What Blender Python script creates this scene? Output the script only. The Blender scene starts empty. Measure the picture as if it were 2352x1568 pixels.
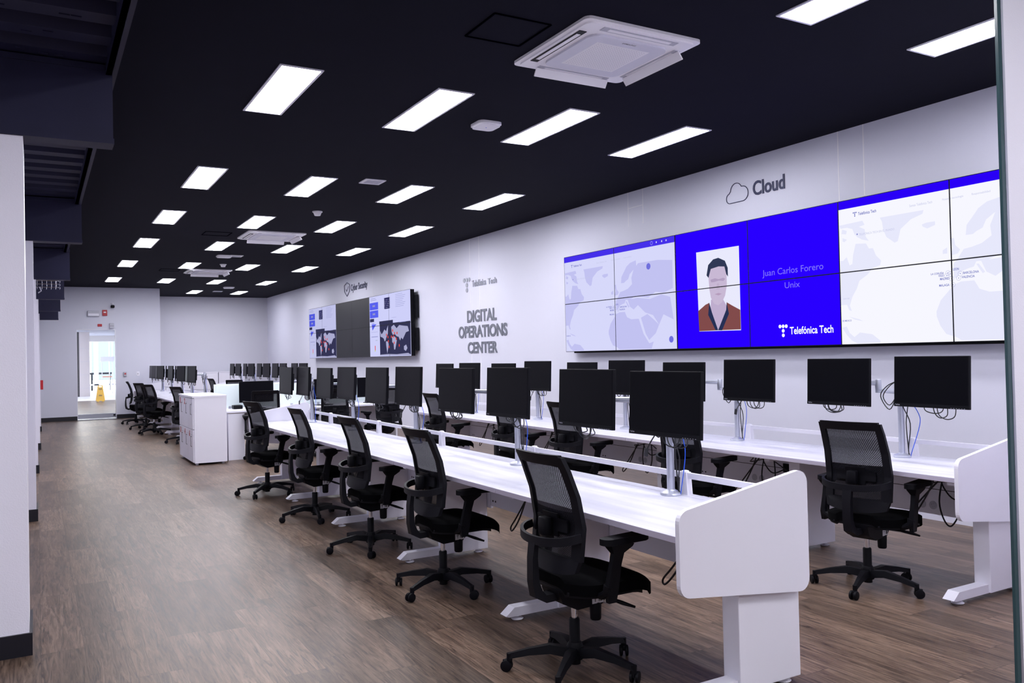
import bpy, bmesh, math, random
from mathutils import Vector, Matrix
random.seed(7)
C = bpy.context.scene.collection
PI = math.pi
def rad(d): return d*PI/180

# ------------------------------------------------------------------ camera, world, exposure
FPX = 1909.3
yaw, pitch, roll = rad(29.765), rad(0.896), rad(-1.271)
F = Vector((math.sin(yaw)*math.cos(pitch), math.cos(yaw)*math.cos(pitch), math.sin(pitch)))
S0 = Vector((math.cos(yaw), -math.sin(yaw), 0)); U0 = S0.cross(F)
S = S0*math.cos(roll) + U0*math.sin(roll)
U = -S0*math.sin(roll) + U0*math.cos(roll)
cd = bpy.data.cameras.new('camera'); cam = bpy.data.objects.new('camera', cd); C.objects.link(cam)
cd.sensor_width = 36.0; cd.lens = FPX/2352*36.0; cd.clip_end = 300; cd.clip_start = 0.05
m = Matrix((S, U, -F)).transposed().to_4x4(); m.translation = Vector((0, 0, 1.5)); cam.matrix_world = m
bpy.context.scene.camera = cam
vs = bpy.context.scene.view_settings
vs.view_transform = 'Standard'; vs.look = 'None'; vs.exposure = 0.0; vs.gamma = 1.0; vs.use_curve_mapping = False
w = bpy.data.worlds.new('world'); bpy.context.scene.world = w; w.use_nodes = True
w.node_tree.nodes['Background'].inputs[0].default_value = (0.86, 0.93, 1.0, 1)
w.node_tree.nodes['Background'].inputs[1].default_value = 6.0
LAMP = 37.0          # emission of the ceiling panels
HC = 3.56           # ceiling height

# ------------------------------------------------------------------ materials
def newmat(name):
    mt = bpy.data.materials.new(name); mt.use_nodes = True
    return mt, mt.node_tree, mt.node_tree.nodes['Principled BSDF']
def flat(name, col, rough=.5, metal=0.0, noise=0.0, bump=0.0, scale=60, spec=.5, coat=0.0):
    mt, t, b = newmat(name)
    b.inputs['Base Color'].default_value = (*col, 1); b.inputs['Roughness'].default_value = rough
    b.inputs['Metallic'].default_value = metal; b.inputs['Specular IOR Level'].default_value = spec
    b.inputs['Coat Weight'].default_value = coat
    if noise or bump:
        tc = t.nodes.new('ShaderNodeTexCoord'); n = t.nodes.new('ShaderNodeTexNoise')
        n.inputs['Scale'].default_value = scale; n.inputs['Detail'].default_value = 3
        t.links.new(tc.outputs['Object'], n.inputs['Vector'])
        if noise:
            r = t.nodes.new('ShaderNodeMix'); r.data_type = 'RGBA'
            r.inputs['A'].default_value = (*[c*(1-noise) for c in col], 1)
            r.inputs['B'].default_value = (*[min(1, c*(1+noise)) for c in col], 1)
            t.links.new(n.outputs['Fac'], r.inputs['Factor']); t.links.new(r.outputs['Result'], b.inputs['Base Color'])
        if bump:
            bp = t.nodes.new('ShaderNodeBump'); bp.inputs['Strength'].default_value = bump; bp.inputs['Distance'].default_value = .002
            t.links.new(n.outputs['Fac'], bp.inputs['Height']); t.links.new(bp.outputs['Normal'], b.inputs['Normal'])
    return mt
def emit(name, col, st):
    mt = bpy.data.materials.new(name); mt.use_nodes = True; t = mt.node_tree
    t.nodes.remove(t.nodes['Principled BSDF']); e = t.nodes.new('ShaderNodeEmission')
    e.inputs[0].default_value = (*col, 1); e.inputs[1].default_value = st
    t.links.new(e.outputs[0], t.nodes['Material Output'].inputs[0]); return mt

M = {}
M['fixture'] = flat('white_fixture_plastic', (.93, .92, .97), .4)
M['hatch'] = flat('hatch_gap', (.001, .001, .003), 1, spec=0)
M['alcove'] = flat('dimmed_grey_wall_paint', (.56, .56, .63), .6, noise=.015, bump=.12, scale=180)  # greyer than the other walls, darkened too for the alcove's weaker light
M['wall'] = flat('wall_paint', (.655, .66, .765), .5, noise=.015, bump=.12, scale=180)
M['wallgloss'] = flat('glossy_wall_paint', (.84, .825, .92), .32, bump=.5, scale=140)
M['joint'] = flat('wall_joint', (.84, .83, .88), .6)
M['ceil'] = flat('black_ceiling_paint', (.0044, .0044, .0125), .9, noise=.12, scale=4, bump=.1, spec=.12)
M['beam'] = flat('dark_beam_paint', (.014, .014, .042), .6, noise=.2, scale=5, bump=.15, spec=.3)
M['black'] = flat('black_baseboard', (.006, .006, .012), .4)
M['white'] = flat('white_laminate', (.83, .82, .91), .38)
M['whitemetal'] = flat('white_powder_coat', (.83, .82, .91), .35, bump=.15, scale=400)
M['edge'] = flat('laminate_edge_band', (.50, .46, .57), .45)
M['plastic'] = flat('black_plastic', (.0032, .0032, .0056), .5, bump=.1, scale=300, spec=.16)
M['plastic2'] = flat('charcoal_plastic', (.0045, .0045, .008), .55, bump=.1, scale=300, spec=.2)
M['fabric'] = flat('black_fabric', (.0016, .0016, .0024), .95, noise=.3, bump=.5, scale=500, spec=.06)
M['screen'] = flat('monitor_screen', (.0022, .0022, .004), .36, spec=.07)
M['bezel'] = flat('monitor_bezel', (.0028, .0028, .005), .5, spec=.12)
M['silver'] = flat('silver_aluminium', (.52, .54, .64), .35, metal=.6)
M['chrome'] = flat('chrome', (.8, .8, .85), .12, metal=1)
M['alu'] = flat('brushed_aluminium', (.45, .47, .55), .35, metal=.7)
M['cable'] = flat('black_cable', (.008, .008, .012), .4)
M['blue'] = flat('blue_cable', (.01, .10, .75), .4)
M['red'] = flat('red_plastic', (.45, .01, .02), .4)
M['grey'] = flat('light_grey_plastic', (.5, .5, .58), .45)
M['lamptrim'] = flat('lamp_trim', (.85, .84, .93), .4)
M['label'] = flat('white_label', (.8, .8, .85), .5)
M['ink'] = flat('dark_ink', (.02, .02, .03), .5)
M['letter'] = flat('brushed_steel_letter', (.17, .18, .22), .4, metal=.25, noise=.3, scale=2)
M['letterlight'] = flat('polished_steel_letter', (.30, .31, .37), .3, metal=.4, noise=.4, scale=3)
M['navy'] = flat('navy_vinyl', (.03, .035, .09), .5)
M['yellow'] = flat('yellow_plastic', (.95, .55, .01), .4)
M['wood'] = flat('chipboard_underside', (.33, .27, .25), .7, noise=.2, scale=40)
M['card'] = flat('cardboard', (.28, .19, .10), .8)
M['green'] = flat('green_glass_edge', (.03, .07, .08), .2)
M['lamp'] = emit('lamp_diffuser', (.94, .93, 1.0), LAMP)
M['lampfar'] = emit('corridor_lamp', (1, 1, 1), 40)

def mat_desktop():
    mt, t, b = newmat('whitewashed_desktop')
    tc = t.nodes.new('ShaderNodeTexCoord'); mp = t.nodes.new('ShaderNodeMapping'); mp.inputs['Scale'].default_value = (9, .8, 1)
    n = t.nodes.new('ShaderNodeTexNoise'); n.inputs['Scale'].default_value = 1.6; n.inputs['Detail'].default_value = 4
    r = t.nodes.new('ShaderNodeValToRGB'); r.color_ramp.elements[0].position = .3; r.color_ramp.elements[0].color = (.56, .56, .66, 1)
    r.color_ramp.elements[1].position = .68; r.color_ramp.elements[1].color = (.72, .72, .82, 1)
    t.links.new(tc.outputs['Object'], mp.inputs[0]); t.links.new(mp.outputs[0], n.inputs['Vector'])
    t.links.new(n.outputs['Fac'], r.inputs[0]); t.links.new(r.outputs[0], b.inputs['Base Color'])
    b.inputs['Roughness'].default_value = .32
    return mt
M['desk'] = mat_desktop()

def mat_mesh(nm, lo, hi):
    mt, t, b = newmat(nm)
    b.inputs['Base Color'].default_value = (.008, .008, .013, 1); b.inputs['Roughness'].default_value = .7; b.inputs['Specular IOR Level'].default_value = .2
    tr = t.nodes.new('ShaderNodeBsdfTransparent'); mx = t.nodes.new('ShaderNodeMixShader')
    tc = t.nodes.new('ShaderNodeTexCoord'); wv = t.nodes.new('ShaderNodeTexWave'); wv.inputs['Scale'].default_value = 60
    wv.bands_direction = 'DIAGONAL'
    mr = t.nodes.new('ShaderNodeMapRange'); mr.inputs['To Min'].default_value = lo; mr.inputs['To Max'].default_value = hi
    t.links.new(tc.outputs['Object'], wv.inputs['Vector']); t.links.new(wv.outputs['Fac'], mr.inputs['Value'])
    t.links.new(mr.outputs[0], mx.inputs[0]); t.links.new(tr.outputs[0], mx.inputs[1]); t.links.new(b.outputs[0], mx.inputs[2])
    t.links.new(mx.outputs[0], t.nodes['Material Output'].inputs[0]); return mt
M['mesh'] = mat_mesh('black_mesh_weave', .58, .82); M['mesh_dense'] = mat_mesh('black_dense_mesh', .88, .97)

def mat_glass(name, col, alpha, rough=.05):
    mt, t, b = newmat(name)
    b.inputs['Base Color'].default_value = (*col, 1); b.inputs['Roughness'].default_value = rough
    tr = t.nodes.new('ShaderNodeBsdfTransparent'); mx = t.nodes.new('ShaderNodeMixShader'); mx.inputs[0].default_value = alpha
    t.links.new(tr.outputs[0], mx.inputs[1]); t.links.new(b.outputs[0], mx.inputs[2])
    t.links.new(mx.outputs[0], t.nodes['Material Output'].inputs[0]); return mt
M['frost'] = mat_glass('frosted_screen_glass', (.76, .85, .86), .86, .4)
M['glass'] = mat_glass('clear_glass', (.6, .7, .75), .08, .03)

def mat_floor():
    mt, t, b = newmat('wood_plank_floor'); N = t.nodes; L = t.links
    tc = N.new('ShaderNodeTexCoord'); sep = N.new('ShaderNodeSeparateXYZ'); L.new(tc.outputs['Object'], sep.inputs[0])
    def math_(op, a, bb=None):
        n = N.new('ShaderNodeMath'); n.operation = op
        for i, v in enumerate((a, bb)):
            if v is None: continue
            if isinstance(v, (int, float)): n.inputs[i].default_value = v
            else: L.new(v, n.inputs[i])
        return n.outputs[0]
    W_, L_ = .20, 1.22
    col = math_('FLOOR', math_('DIVIDE', sep.outputs['X'], W_))
    wn = N.new('ShaderNodeTexWhiteNoise'); wn.noise_dimensions = '1D'; L.new(col, wn.inputs['W'])
    yy = math_('ADD', math_('DIVIDE', sep.outputs['Y'], L_), math_('MULTIPLY', wn.outputs['Value'], 5.0))
    row = math_('FLOOR', yy)
    cmb = N.new('ShaderNodeCombineXYZ'); L.new(col, cmb.inputs[0]); L.new(row, cmb.inputs[1])
    wn2 = N.new('ShaderNodeTexWhiteNoise'); wn2.noise_dimensions = '2D'; L.new(cmb.outputs[0], wn2.inputs['Vector'])
    # grain, offset per plank
    off = N.new('ShaderNodeVectorMath'); off.operation = 'SCALE'; L.new(wn2.outputs['Color'], off.inputs[0]); off.inputs['Scale'].default_value = 20
    mp = N.new('ShaderNodeMapping'); mp.inputs['Scale'].default_value = (46, 3.2, 1); L.new(tc.outputs['Object'], mp.inputs[0])
    ad = N.new('ShaderNodeVectorMath'); ad.operation = 'ADD'; L.new(mp.outputs[0], ad.inputs[0]); L.new(off.outputs[0], ad.inputs[1])
    n1 = N.new('ShaderNodeTexNoise'); n1.inputs['Scale'].default_value = 1.0; n1.inputs['Detail'].default_value = 7; n1.inputs['Distortion'].default_value = 1.5; n1.inputs['Roughness'].default_value = .65
    L.new(ad.outputs[0], n1.inputs['Vector'])
    mp2 = N.new('ShaderNodeMapping'); mp2.inputs['Scale'].default_value = (9, 1.1, 1); L.new(tc.outputs['Object'], mp2.inputs[0])
    ad2 = N.new('ShaderNodeVectorMath'); ad2.operation = 'ADD'; L.new(mp2.outputs[0], ad2.inputs[0]); L.new(off.outputs[0], ad2.inputs[1])
    n2 = N.new('ShaderNodeTexNoise'); n2.inputs['Scale'].default_value = 1.2; n2.inputs['Detail'].default_value = 4; n2.inputs['Distortion'].default_value = 1.2
    L.new(ad2.outputs[0], n2.inputs['Vector'])
    rp = N.new('ShaderNodeValToRGB'); e = rp.color_ramp.elements
    e[0].position = .32; e[0].color = (.026, .017, .014, 1); e[1].position = .66; e[1].color = (.21, .148, .110, 1)
    k = rp.color_ramp.elements.new(.46); k.color = (.112, .073, .052, 1)
    L.new(n1.outputs['Fac'], rp.inputs[0])
    rp2 = N.new('ShaderNodeValToRGB'); e = rp2.color_ramp.elements
    e[0].position = .3; e[0].color = (.52, .50, .50, 1); e[1].position = .7; e[1].color = (1.25, 1.24, 1.24, 1)
    L.new(n2.outputs['Fac'], rp2.inputs[0])
    mx = N.new('ShaderNodeMix'); mx.data_type = 'RGBA'; mx.blend_type = 'MULTIPLY'; mx.inputs['Factor'].default_value = .7
    L.new(rp.outputs[0], mx.inputs['A']); L.new(rp2.outputs[0], mx.inputs['B'])
    vr = N.new('ShaderNodeMapRange'); vr.inputs['To Min'].default_value = .72; vr.inputs['To Max'].default_value = 1.3; L.new(wn2.outputs['Value'], vr.inputs['Value'])
    mx2 = N.new('ShaderNodeVectorMath'); mx2.operation = 'SCALE'; L.new(mx.outputs['Result'], mx2.inputs[0]); L.new(vr.outputs[0], mx2.inputs['Scale'])
    # seams
    fx = math_('FRACT', math_('DIVIDE', sep.outputs['X'], W_)); fy = math_('FRACT', yy)
    sx = math_('LESS_THAN', fx, .012); sy = math_('LESS_THAN', fy, .0022); sm = math_('MAXIMUM', sx, sy)
    mx3 = N.new('ShaderNodeMix'); mx3.data_type = 'RGBA'; mx3.inputs['B'].default_value = (.02, .014, .013, 1)
    L.new(math_('MULTIPLY', sm, .6), mx3.inputs['Factor']); L.new(mx2.outputs[0], mx3.inputs['A'])
    L.new(mx3.outputs['Result'], b.inputs['Base Color'])
    rr = N.new('ShaderNodeMapRange'); rr.inputs['To Min'].default_value = .28; rr.inputs['To Max'].default_value = .48
    L.new(n1.outputs['Fac'], rr.inputs['Value']); L.new(rr.outputs[0], b.inputs['Roughness'])
    b.inputs['Specular IOR Level'].default_value = .27
    bp = N.new('ShaderNodeBump'); bp.inputs['Strength'].default_value = .35; bp.inputs['Distance'].default_value = .002
    L.new(n1.outputs['Fac'], bp.inputs['Height']); L.new(bp.outputs['Normal'], b.inputs['Normal'])
    return mt
M['floor'] = mat_floor()

# ------------------------------------------------------------------ mesh helpers
def add_box(bm, c, s, rot=None, bev=0, seg=2):
    r = bmesh.ops.create_cube(bm, size=1.0); v = r['verts']
    bmesh.ops.scale(bm, vec=s, verts=v)
    if bev:
        ed = {e for x in v for e in x.link_edges}
        q = bmesh.ops.bevel(bm, geom=list(ed), offset=bev, segments=seg, profile=.5, affect='EDGES')
        v = list({x for f in q['faces'] for x in f.verts} | {x for x in v if x.is_valid})
    if rot is not None: bmesh.ops.rotate(bm, cent=(0, 0, 0), matrix=rot, verts=v)
    bmesh.ops.translate(bm, vec=c, verts=v)
def box2(bm, x0, x1, y0, y1, z0, z1, bev=0):
    add_box(bm, ((x0+x1)/2, (y0+y1)/2, (z0+z1)/2), (abs(x1-x0), abs(y1-y0), abs(z1-z0)), None, bev)
def add_tube(bm, pts, r, n=8, caps=True):
    pts = [Vector(p) for p in pts]; rings = []
    rr = r if isinstance(r, (list, tuple)) else [r]*len(pts)
    t0 = (pts[1]-pts[0]).normalized(); up = Vector((0, 0, 1)) if abs(t0.z) < .9 else Vector((1, 0, 0))
    a = t0.cross(up).normalized()
    for i, p in enumerate(pts):
        t = (pts[min(i+1, len(pts)-1)]-pts[max(i-1, 0)]).normalized()
        a = (a - t*a.dot(t)).normalized(); b = t.cross(a)
        rings.append([bm.verts.new(p+(a*math.cos(2*PI*k/n)+b*math.sin(2*PI*k/n))*rr[i]) for k in range(n)])
    for i in range(len(rings)-1):
        for k in range(n): bm.faces.new((rings[i][k], rings[i][(k+1) % n], rings[i+1][(k+1) % n], rings[i+1][k]))
    if caps: bm.faces.new(rings[0][::-1]); bm.faces.new(rings[-1])
def sm(pts, k=5):
    p = [Vector(q) for q in pts]; p = [p[0]*2-p[1]]+p+[p[-1]*2-p[-2]]; out = []
    for i in range(1, len(p)-2):
        for j in range(k):
            t = j/k; a, b, c, d = p[i-1], p[i], p[i+1], p[i+2]
            out.append(.5*((2*b)+(c-a)*t+(2*a-5*b+4*c-d)*t*t+(3*b-a-3*c+d)*t*t*t))
    out.append(p[-2]); return out
def add_lathe(bm, prof, n=20, c=(0, 0, 0)):
    rings = []
    for (r, z) in prof: rings.append([bm.verts.new((c[0]+r*math.cos(2*PI*k/n), c[1]+r*math.sin(2*PI*k/n), c[2]+z)) for k in range(n)])
    for i in range(len(rings)-1):
        for k in range(n): bm.faces.new((rings[i][k], rings[i][(k+1) % n], rings[i+1][(k+1) % n], rings[i+1][k]))
    bm.faces.new(rings[0][::-1]); bm.faces.new(rings[-1])
def add_prism(bm, poly, fn, d):
    """poly of 2-D points, fn(a, b, t) -> 3-D, thickness t from 0 to d"""
    a = [bm.verts.new(fn(p[0], p[1], 0)) for p in poly]; b = [bm.verts.new(fn(p[0], p[1], d)) for p in poly]
    bm.faces.new(a); bm.faces.new(b[::-1])
    for i in range(len(poly)):
        j = (i+1) % len(poly); bm.faces.new((a[i], b[i], b[j], a[j]))
def add_band(bm, pts, hw, ht):
    """flat band swept along pts: half-height hw along z, half-thickness ht across"""
    pts = [Vector(p) for p in pts]; rings = []
    for i, p in enumerate(pts):
        t = (pts[min(i+1, len(pts)-1)]-pts[max(i-1, 0)]).normalized(); s = t.cross(Vector((0, 0, 1))).normalized(); u = s.cross(t)
        rings.append([bm.verts.new(p+s*a*ht+u*b*hw) for a, b in ((-1, -1), (1, -1), (1, 1), (-1, 1))])
    for i in range(len(rings)-1):
        for k in range(4): bm.faces.new((rings[i][k], rings[i][(k+1) % 4], rings[i+1][(k+1) % 4], rings[i+1][k]))
    bm.faces.new(rings[0][::-1]); bm.faces.new(rings[-1])
def shell(bm, P, nu, nv, mask, t, axis=Vector((1, 0, 0))):
    """thick sheet: P(u,v) for u,v in 0..1; cells kept where mask(uc,vc); thickness t along axis"""
    g = {}
    def V(i, j, k):
        if (i, j, k) not in g: g[(i, j, k)] = bm.verts.new(Vector(P(i/nu, j/nv))+axis*(t*k))
        return g[(i, j, k)]
    on = {(i, j) for i in range(nu) for j in range(nv) if mask((i+.5)/nu, (j+.5)/nv)}
    for (i, j) in on:
        bm.faces.new((V(i, j, 0), V(i+1, j, 0), V(i+1, j+1, 0), V(i, j+1, 0)))
        bm.faces.new((V(i, j+1, 1), V(i+1, j+1, 1), V(i+1, j, 1), V(i, j, 1)))
        for (di, dj, a, b) in ((-1, 0, (i, j), (i, j+1)), (1, 0, (i+1, j+1), (i+1, j)), (0, -1, (i+1, j), (i, j)), (0, 1, (i, j+1), (i+1, j+1))):
            if (i+di, j+dj) not in on: bm.faces.new((V(*a, 0), V(*b, 0), V(*b, 1), V(*a, 1)))
def obj(name, bm, mat, parent=None, smooth=False, loc=None, rz=None, label=None):
    bmesh.ops.recalc_face_normals(bm, faces=bm.faces[:])
    me = bpy.data.meshes.new(name); bm.to_mesh(me); bm.free()
    if isinstance(mat, (list, tuple)):
        for q in mat: me.materials.append(q)
    else: me.materials.append(mat)
    if smooth:
        me.polygons.foreach_set('use_smooth', [True]*len(me.polygons))
        try: me.set_sharp_from_angle(angle=rad(38))
        except Exception: pass
    o = bpy.data.objects.new(name, me); C.objects.link(o)
    if parent: o.parent = parent
    if loc: o.location = loc
    if rz is not None: o.rotation_euler = (0, 0, rz)
    if label: o['label'] = label
    return o
def tag(o, label, cat, group=None):
    o['label'] = label; o['category'] = cat
    if group: o['group'] = group
    return o
def thing(name, label, cat, loc=(0, 0, 0), rz=0, group=None):
    o = bpy.data.objects.new(name, None); C.objects.link(o); o.empty_display_size = .1
    o.location = loc; o.rotation_euler = (0, 0, rz); return tag(o, label, cat, group)
def struct(name, bm, mat, parent=None, smooth=False):
    o = obj(name, bm, mat, parent, smooth)
    if not parent: o['kind'] = 'structure'
    return o
def BM(): return bmesh.new()
def boxobj(name, b, mat, parent=None, bev=0, label=None):
    bm = BM(); box2(bm, *b, bev=bev); return obj(name, bm, mat, parent, label=label)
def copy_tree(o, parent=None):
    c = o.copy(); C.objects.link(c)
    if parent: c.parent = parent
    for ch in list(o.children): copy_tree(ch, c)
    return c
def clone(src, loc, rz, label, group=None):
    c = copy_tree(src); c.location = loc; c.rotation_euler = (0, 0, rz); c['label'] = label
    if group: c['group'] = group
    return c
def sstruct(name, b, mat, parent=None, bev=0):
    bm = BM(); box2(bm, *b, bev=bev); return struct(name, bm, mat, parent)

_textcache = {}
def text_geo(s, bold=0.0):
    key = (s, bold)
    if key in _textcache: return _textcache[key]
    cu = bpy.data.curves.new('lettering', 'FONT'); cu.body = s; cu.size = 1; cu.offset = bold; cu.fill_mode = 'FRONT'
    cu.resolution_u = 4
    o = bpy.data.objects.new('lettering', cu); C.objects.link(o)
    bpy.context.view_layer.update()
    me = bpy.data.meshes.new_from_object(o.evaluated_get(bpy.context.evaluated_depsgraph_get()))
    vs_ = [tuple(v.co) for v in me.vertices]; fs = [tuple(p.vertices) for p in me.polygons]
    bpy.data.objects.remove(o); bpy.data.curves.remove(cu); bpy.data.meshes.remove(me)
    _textcache[key] = (vs_, fs); return vs_, fs
def add_text(bm, s, x0, y0, wdt, hgt, fn, d=0.0, bold=0.0):
    """text fitted in the box x0..x0+wdt, y0..y0+hgt; fn(a,b,t)->3-D; extruded by d"""
    vs_, fs = text_geo(s, bold)
    ax = [v[0] for v in vs_]; ay = [v[1] for v in vs_]; mx, Mx, my, My = min(ax), max(ax), min(ay), max(ay)
    P = [(x0+(v[0]-mx)/(Mx-mx)*wdt, y0+(v[1]-my)/(My-my)*hgt) for v in vs_]
    a = [bm.verts.new(fn(p[0], p[1], d)) for p in P]
    for f in fs:
        try: bm.faces.new([a[i] for i in f])
        except ValueError: pass
    if d:
        b = [bm.verts.new(fn(p[0], p[1], 0)) for p in P]; cnt = {}
        for f in fs:
            for i in range(len(f)):
                e = (f[i], f[(i+1) % len(f)]); k = tuple(sorted(e)); cnt.setdefault(k, []).append(e)
        for k, l in cnt.items():
            if len(l) == 1:
                i, j = l[0]
                try: bm.faces.new((a[i], b[i], b[j], a[j]))
                except ValueError: pass

# ------------------------------------------------------------------ room shell
sstruct('floor', (-2.6, 6.9, -7.5, 28.2, -.1, 0), M['floor'])
bm = BM(); box2(bm, .51, 6.9, -7.5, 28.2, HC, HC+.1); ceiling = struct('ceiling', bm, M['ceil'])
sstruct('trim_1', (.475, .51, -7.5, 24.99, HC-.022, HC+.05), M['fixture'])            # raw plasterboard edge of the ceiling
bm = BM(); box2(bm, 6.67, 6.87, 2.0, 28.0, 0, HC); wr = struct('wall_right', bm, M['wall'])
for y, z0 in ((13.1, 0), (8.55, 3.12), (8.25, 3.12), (5.30, 2.9), (5.02, 2.9), (18.0, 2.9), (12.75, 0)):
    boxobj('wall_joint', (6.6685, 6.67, y, y+.012, z0, HC), M['joint'], wr)
boxobj('wall_joint', (6.6685, 6.67, 8.262, 8.55, 3.35, 3.358), M['joint'], wr)
bm = BM(); box2(bm, -2.6, .92, 25, 25.2, 0, HC); box2(bm, 1.87, 3.0, 25, 25.2, 0, HC); box2(bm, .92, 1.87, 25, 25.2, 2.43, HC)
box2(bm, 2.85, 3.0, 25.2, 28, 0, HC); struct('wall_back', bm, M['wall'])
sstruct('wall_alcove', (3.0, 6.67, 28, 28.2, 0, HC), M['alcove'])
bm = BM(); box2(bm, -.8, -.6, 5.47, 25, 0, HC); struct('wall_left', bm, M['wall'])
sstruct('wall_corridor_back', (2.85, 6, 28.2, 28.35, 0, 3.0), M['wall'])
sstruct('wall_left_front', (-2.8, -2.6, -7.5, 5.5, 0, HC+.2), M['wall'])
sstruct('wall_front', (-2.8, 6.9, -7.7, -7.5, 0, HC+.2), M['wall'])
sstruct('wall_right_front', (6.67, 6.87, -7.5, 1.9, 0, HC), M['wall'])
# near partition at the right edge of the view
sstruct('wall_partition', (3.40, 6.67, 1.9, 1.912, 0, HC), M['wallgloss'])
bm = BM(); box2(bm, 3.362, 3.385, 1.898, 1.910, 0, HC); struct('trim_2', bm, M['green'])
bm = BM(); box2(bm, 3.385, 3.40, 1.896, 1.912, 0, HC); struct('trim_3', bm, M['alu'])
sstruct('baseboard_back', (-.1, .92, 24.985, 25, 0, .11), M['black'])
sstruct('baseboard_back.001', (1.87, 3.0, 24.985, 25, 0, .11), M['black'])
# pillars and beams of the mezzanine along the left side
PIERS = ((5.02, -.05, 2.70, -2.59), (9.25, -.02, 2.70, -.6), (13.3, .0, 2.69, -.6), (17.0, .035, 2.67, -.6), (21.6, .065, 2.66, -.6))
for y, xr, zt, xl in PIERS:
    p = sstruct('pillar', (xl, xr, y, y+.45, 0, zt), M['wallgloss'])
    bm = BM(); box2(bm, xl, xr+.014, y-.014, y+.464, 0, .115); obj('baseboard', bm, M['black'], p)
for y, xe, zb in ((5.02, .378, 2.70), (9.25, .402, 2.70), (13.3, .42, 2.69), (17.0, .442, 2.67), (20.6, .458, 2.66), (23.3, .47, 2.60)):
    bm = BM(); box2(bm, -2.59 if y < 6 else -.6, xe, y, y+.12, zb+.03, 3.12)
    box2(bm, -2.59 if y < 6 else -.6, xe+.004, y-.012, y+.135, zb+.001, zb+.03)
    box2(bm, -2.59 if y < 6 else -.6, xe+.004, y-.012, y+.135, 3.10, 3.13)
    struct('ceiling_beam', bm, M['beam'])
# corrugated steel deck between the beams
bm = BM(); P_ = .30; y = 1.0; prof = []
while y < 25:
    prof += [(y, 3.14), (y+.13, 3.14), (y+.15, 3.20), (y+.28, 3.20)]; y += P_
for i in range(len(prof)-1):
    (ya, za), (yb, zb) = prof[i], prof[i+1]
    v = [bm.verts.new(q) for q in ((-2.59 if ya < 5.2 else -.6, ya, za), (.345, ya, za), (.345, yb, zb), (-2.59 if ya < 5.2 else -.6, yb, zb))]
    bm.faces.new(v)
for k in range(90):
    yy = 1.0+P_*random.randint(5, 13)+random.choice((.035, .075)); xx = random.uniform(-1.2, .28)
    box2(bm, xx, xx+.045, yy, yy+.012, 3.134, 3.141)
struct('ceiling_deck', bm, M['beam'])
bm = BM(); box2(bm, .345, .375, 1, 25, 3.08, 3.75); box2(bm, .345, .40, 1, 25, 3.08, 3.10); box2(bm, .345, .40, 1, 25, 3.24, 3.26); box2(bm, .345, .51, 1, 25, 3.75, 3.8)
struct('ceiling_beam', bm, M['beam'])
bm = BM(); box2(bm, -2.6, .51, -7.5, 1.0, 3.5, 3.6); struct('ceiling_deck', bm, M['beam'])
bm = BM(); box2(bm, -2.6, .345, 1.0, 25, 3.3, 3.34); struct('ceiling_slab', bm, M['beam'])
# access hatches, flush in the ceiling
for x, y in ((2.62, 4.55), (2.55, 14.0), (2.6, 19.9)):
    bm = BM()
    for a in (-1, 1):
        box2(bm, x-.2, x+.2, y+a*.2-.006, y+a*.2+.006, HC-.006, HC); box2(bm, x+a*.2-.006, x+a*.2+.006, y-.2, y+.2, HC-.006, HC)
    obj('access_hatch_frame', bm, M['hatch'], ceiling)

# ------------------------------------------------------------------ doorway, corridor behind it
d1 = sstruct('door_1', (.935, 1.855, 25.08, 25.092, .15, 2.41), M['glass'])
boxobj('door_rail', (.935, 1.855, 25.06, 25.11, .03, .15), M['alu'], d1)
boxobj('door_lock', (1.79, 1.84, 25.045, 25.06, .08, .12), M['plastic'], d1)
boxobj('door_threshold', (.92, 1.87, 24.97, 25.2, .0, .012), M['alu'], d1)
bm = BM(); box2(bm, .92, .932, 25.0, 25.2, 0, 2.43); box2(bm, 1.858, 1.87, 25.0, 25.2, 0, 2.43); box2(bm, .92, 1.87, 25, 25.2, 2.418, 2.43)
obj('door_jamb', bm, M['whitemetal'], d1)
sstruct('floor.001', (-1, 6, 28.2, 38, -.1, 0), M['floor'])
sstruct('floor.002', (-3, 9, 38, 75, -.1, .0), M['white'])
bm = BM(); box2(bm, -1, 2.85, 25.2, 28.3, 2.97, 3.07); box2(bm, -1, 6, 28.3, 49, 2.97, 3.07); struct('ceiling.001', bm, flat('grey_ceiling', (.28, .28, .33), .8))
sstruct('wall_corridor_left', (-1.2, -1, 25.2, 40, 0, 3.0), M['wall'])
sstruct('wall_corridor_right', (6, 6.2, 28.3, 49, 0, 3.0), M['wall'])
sstruct('trim_4', (-1, 6, 48.6, 49, 2.66, 2.97), flat('beige_header', (.5, .47, .47), .7))
bm = BM(); box2(bm, 1.69, 2.12, 43, 43.4, 0, 2.97); pc = struct('pillar', bm, flat('beige_tile', (.62, .56, .58), .4))
for z in (.38, .99, 1.6, 2.2):
    boxobj('tile_joint', (1.689, 2.121, 42.995, 43.0, z, z+.012), M['grey'], pc)
sstruct('window_1', (1.55, 1.69, 43, 43.3, 0, 2.97), flat('dark_bronze', (.02, .012, .02), .4))
bm = BM(); 
for x0, x1 in ((2.16, 2.22), (2.62, 2.84), (3.34, 3.38), (3.5, 3.53)): box2(bm, x0, x1, 49.2, 49.3, 0, 2.66)
box2(bm, 2.1, 4, 49.2, 49.3, .35, .42)
struct('window_2', bm, M['whitemetal'])
sstruct('wall_opposite', (2.86, 6, 56, 56.3, .5, 3.6), flat('grey_facade', (.2, .23, .26), .7))
t = thing('display_board', 'white display board on two thin posts beyond the glass door', 'sign', (3.05, 46, 0))
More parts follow.
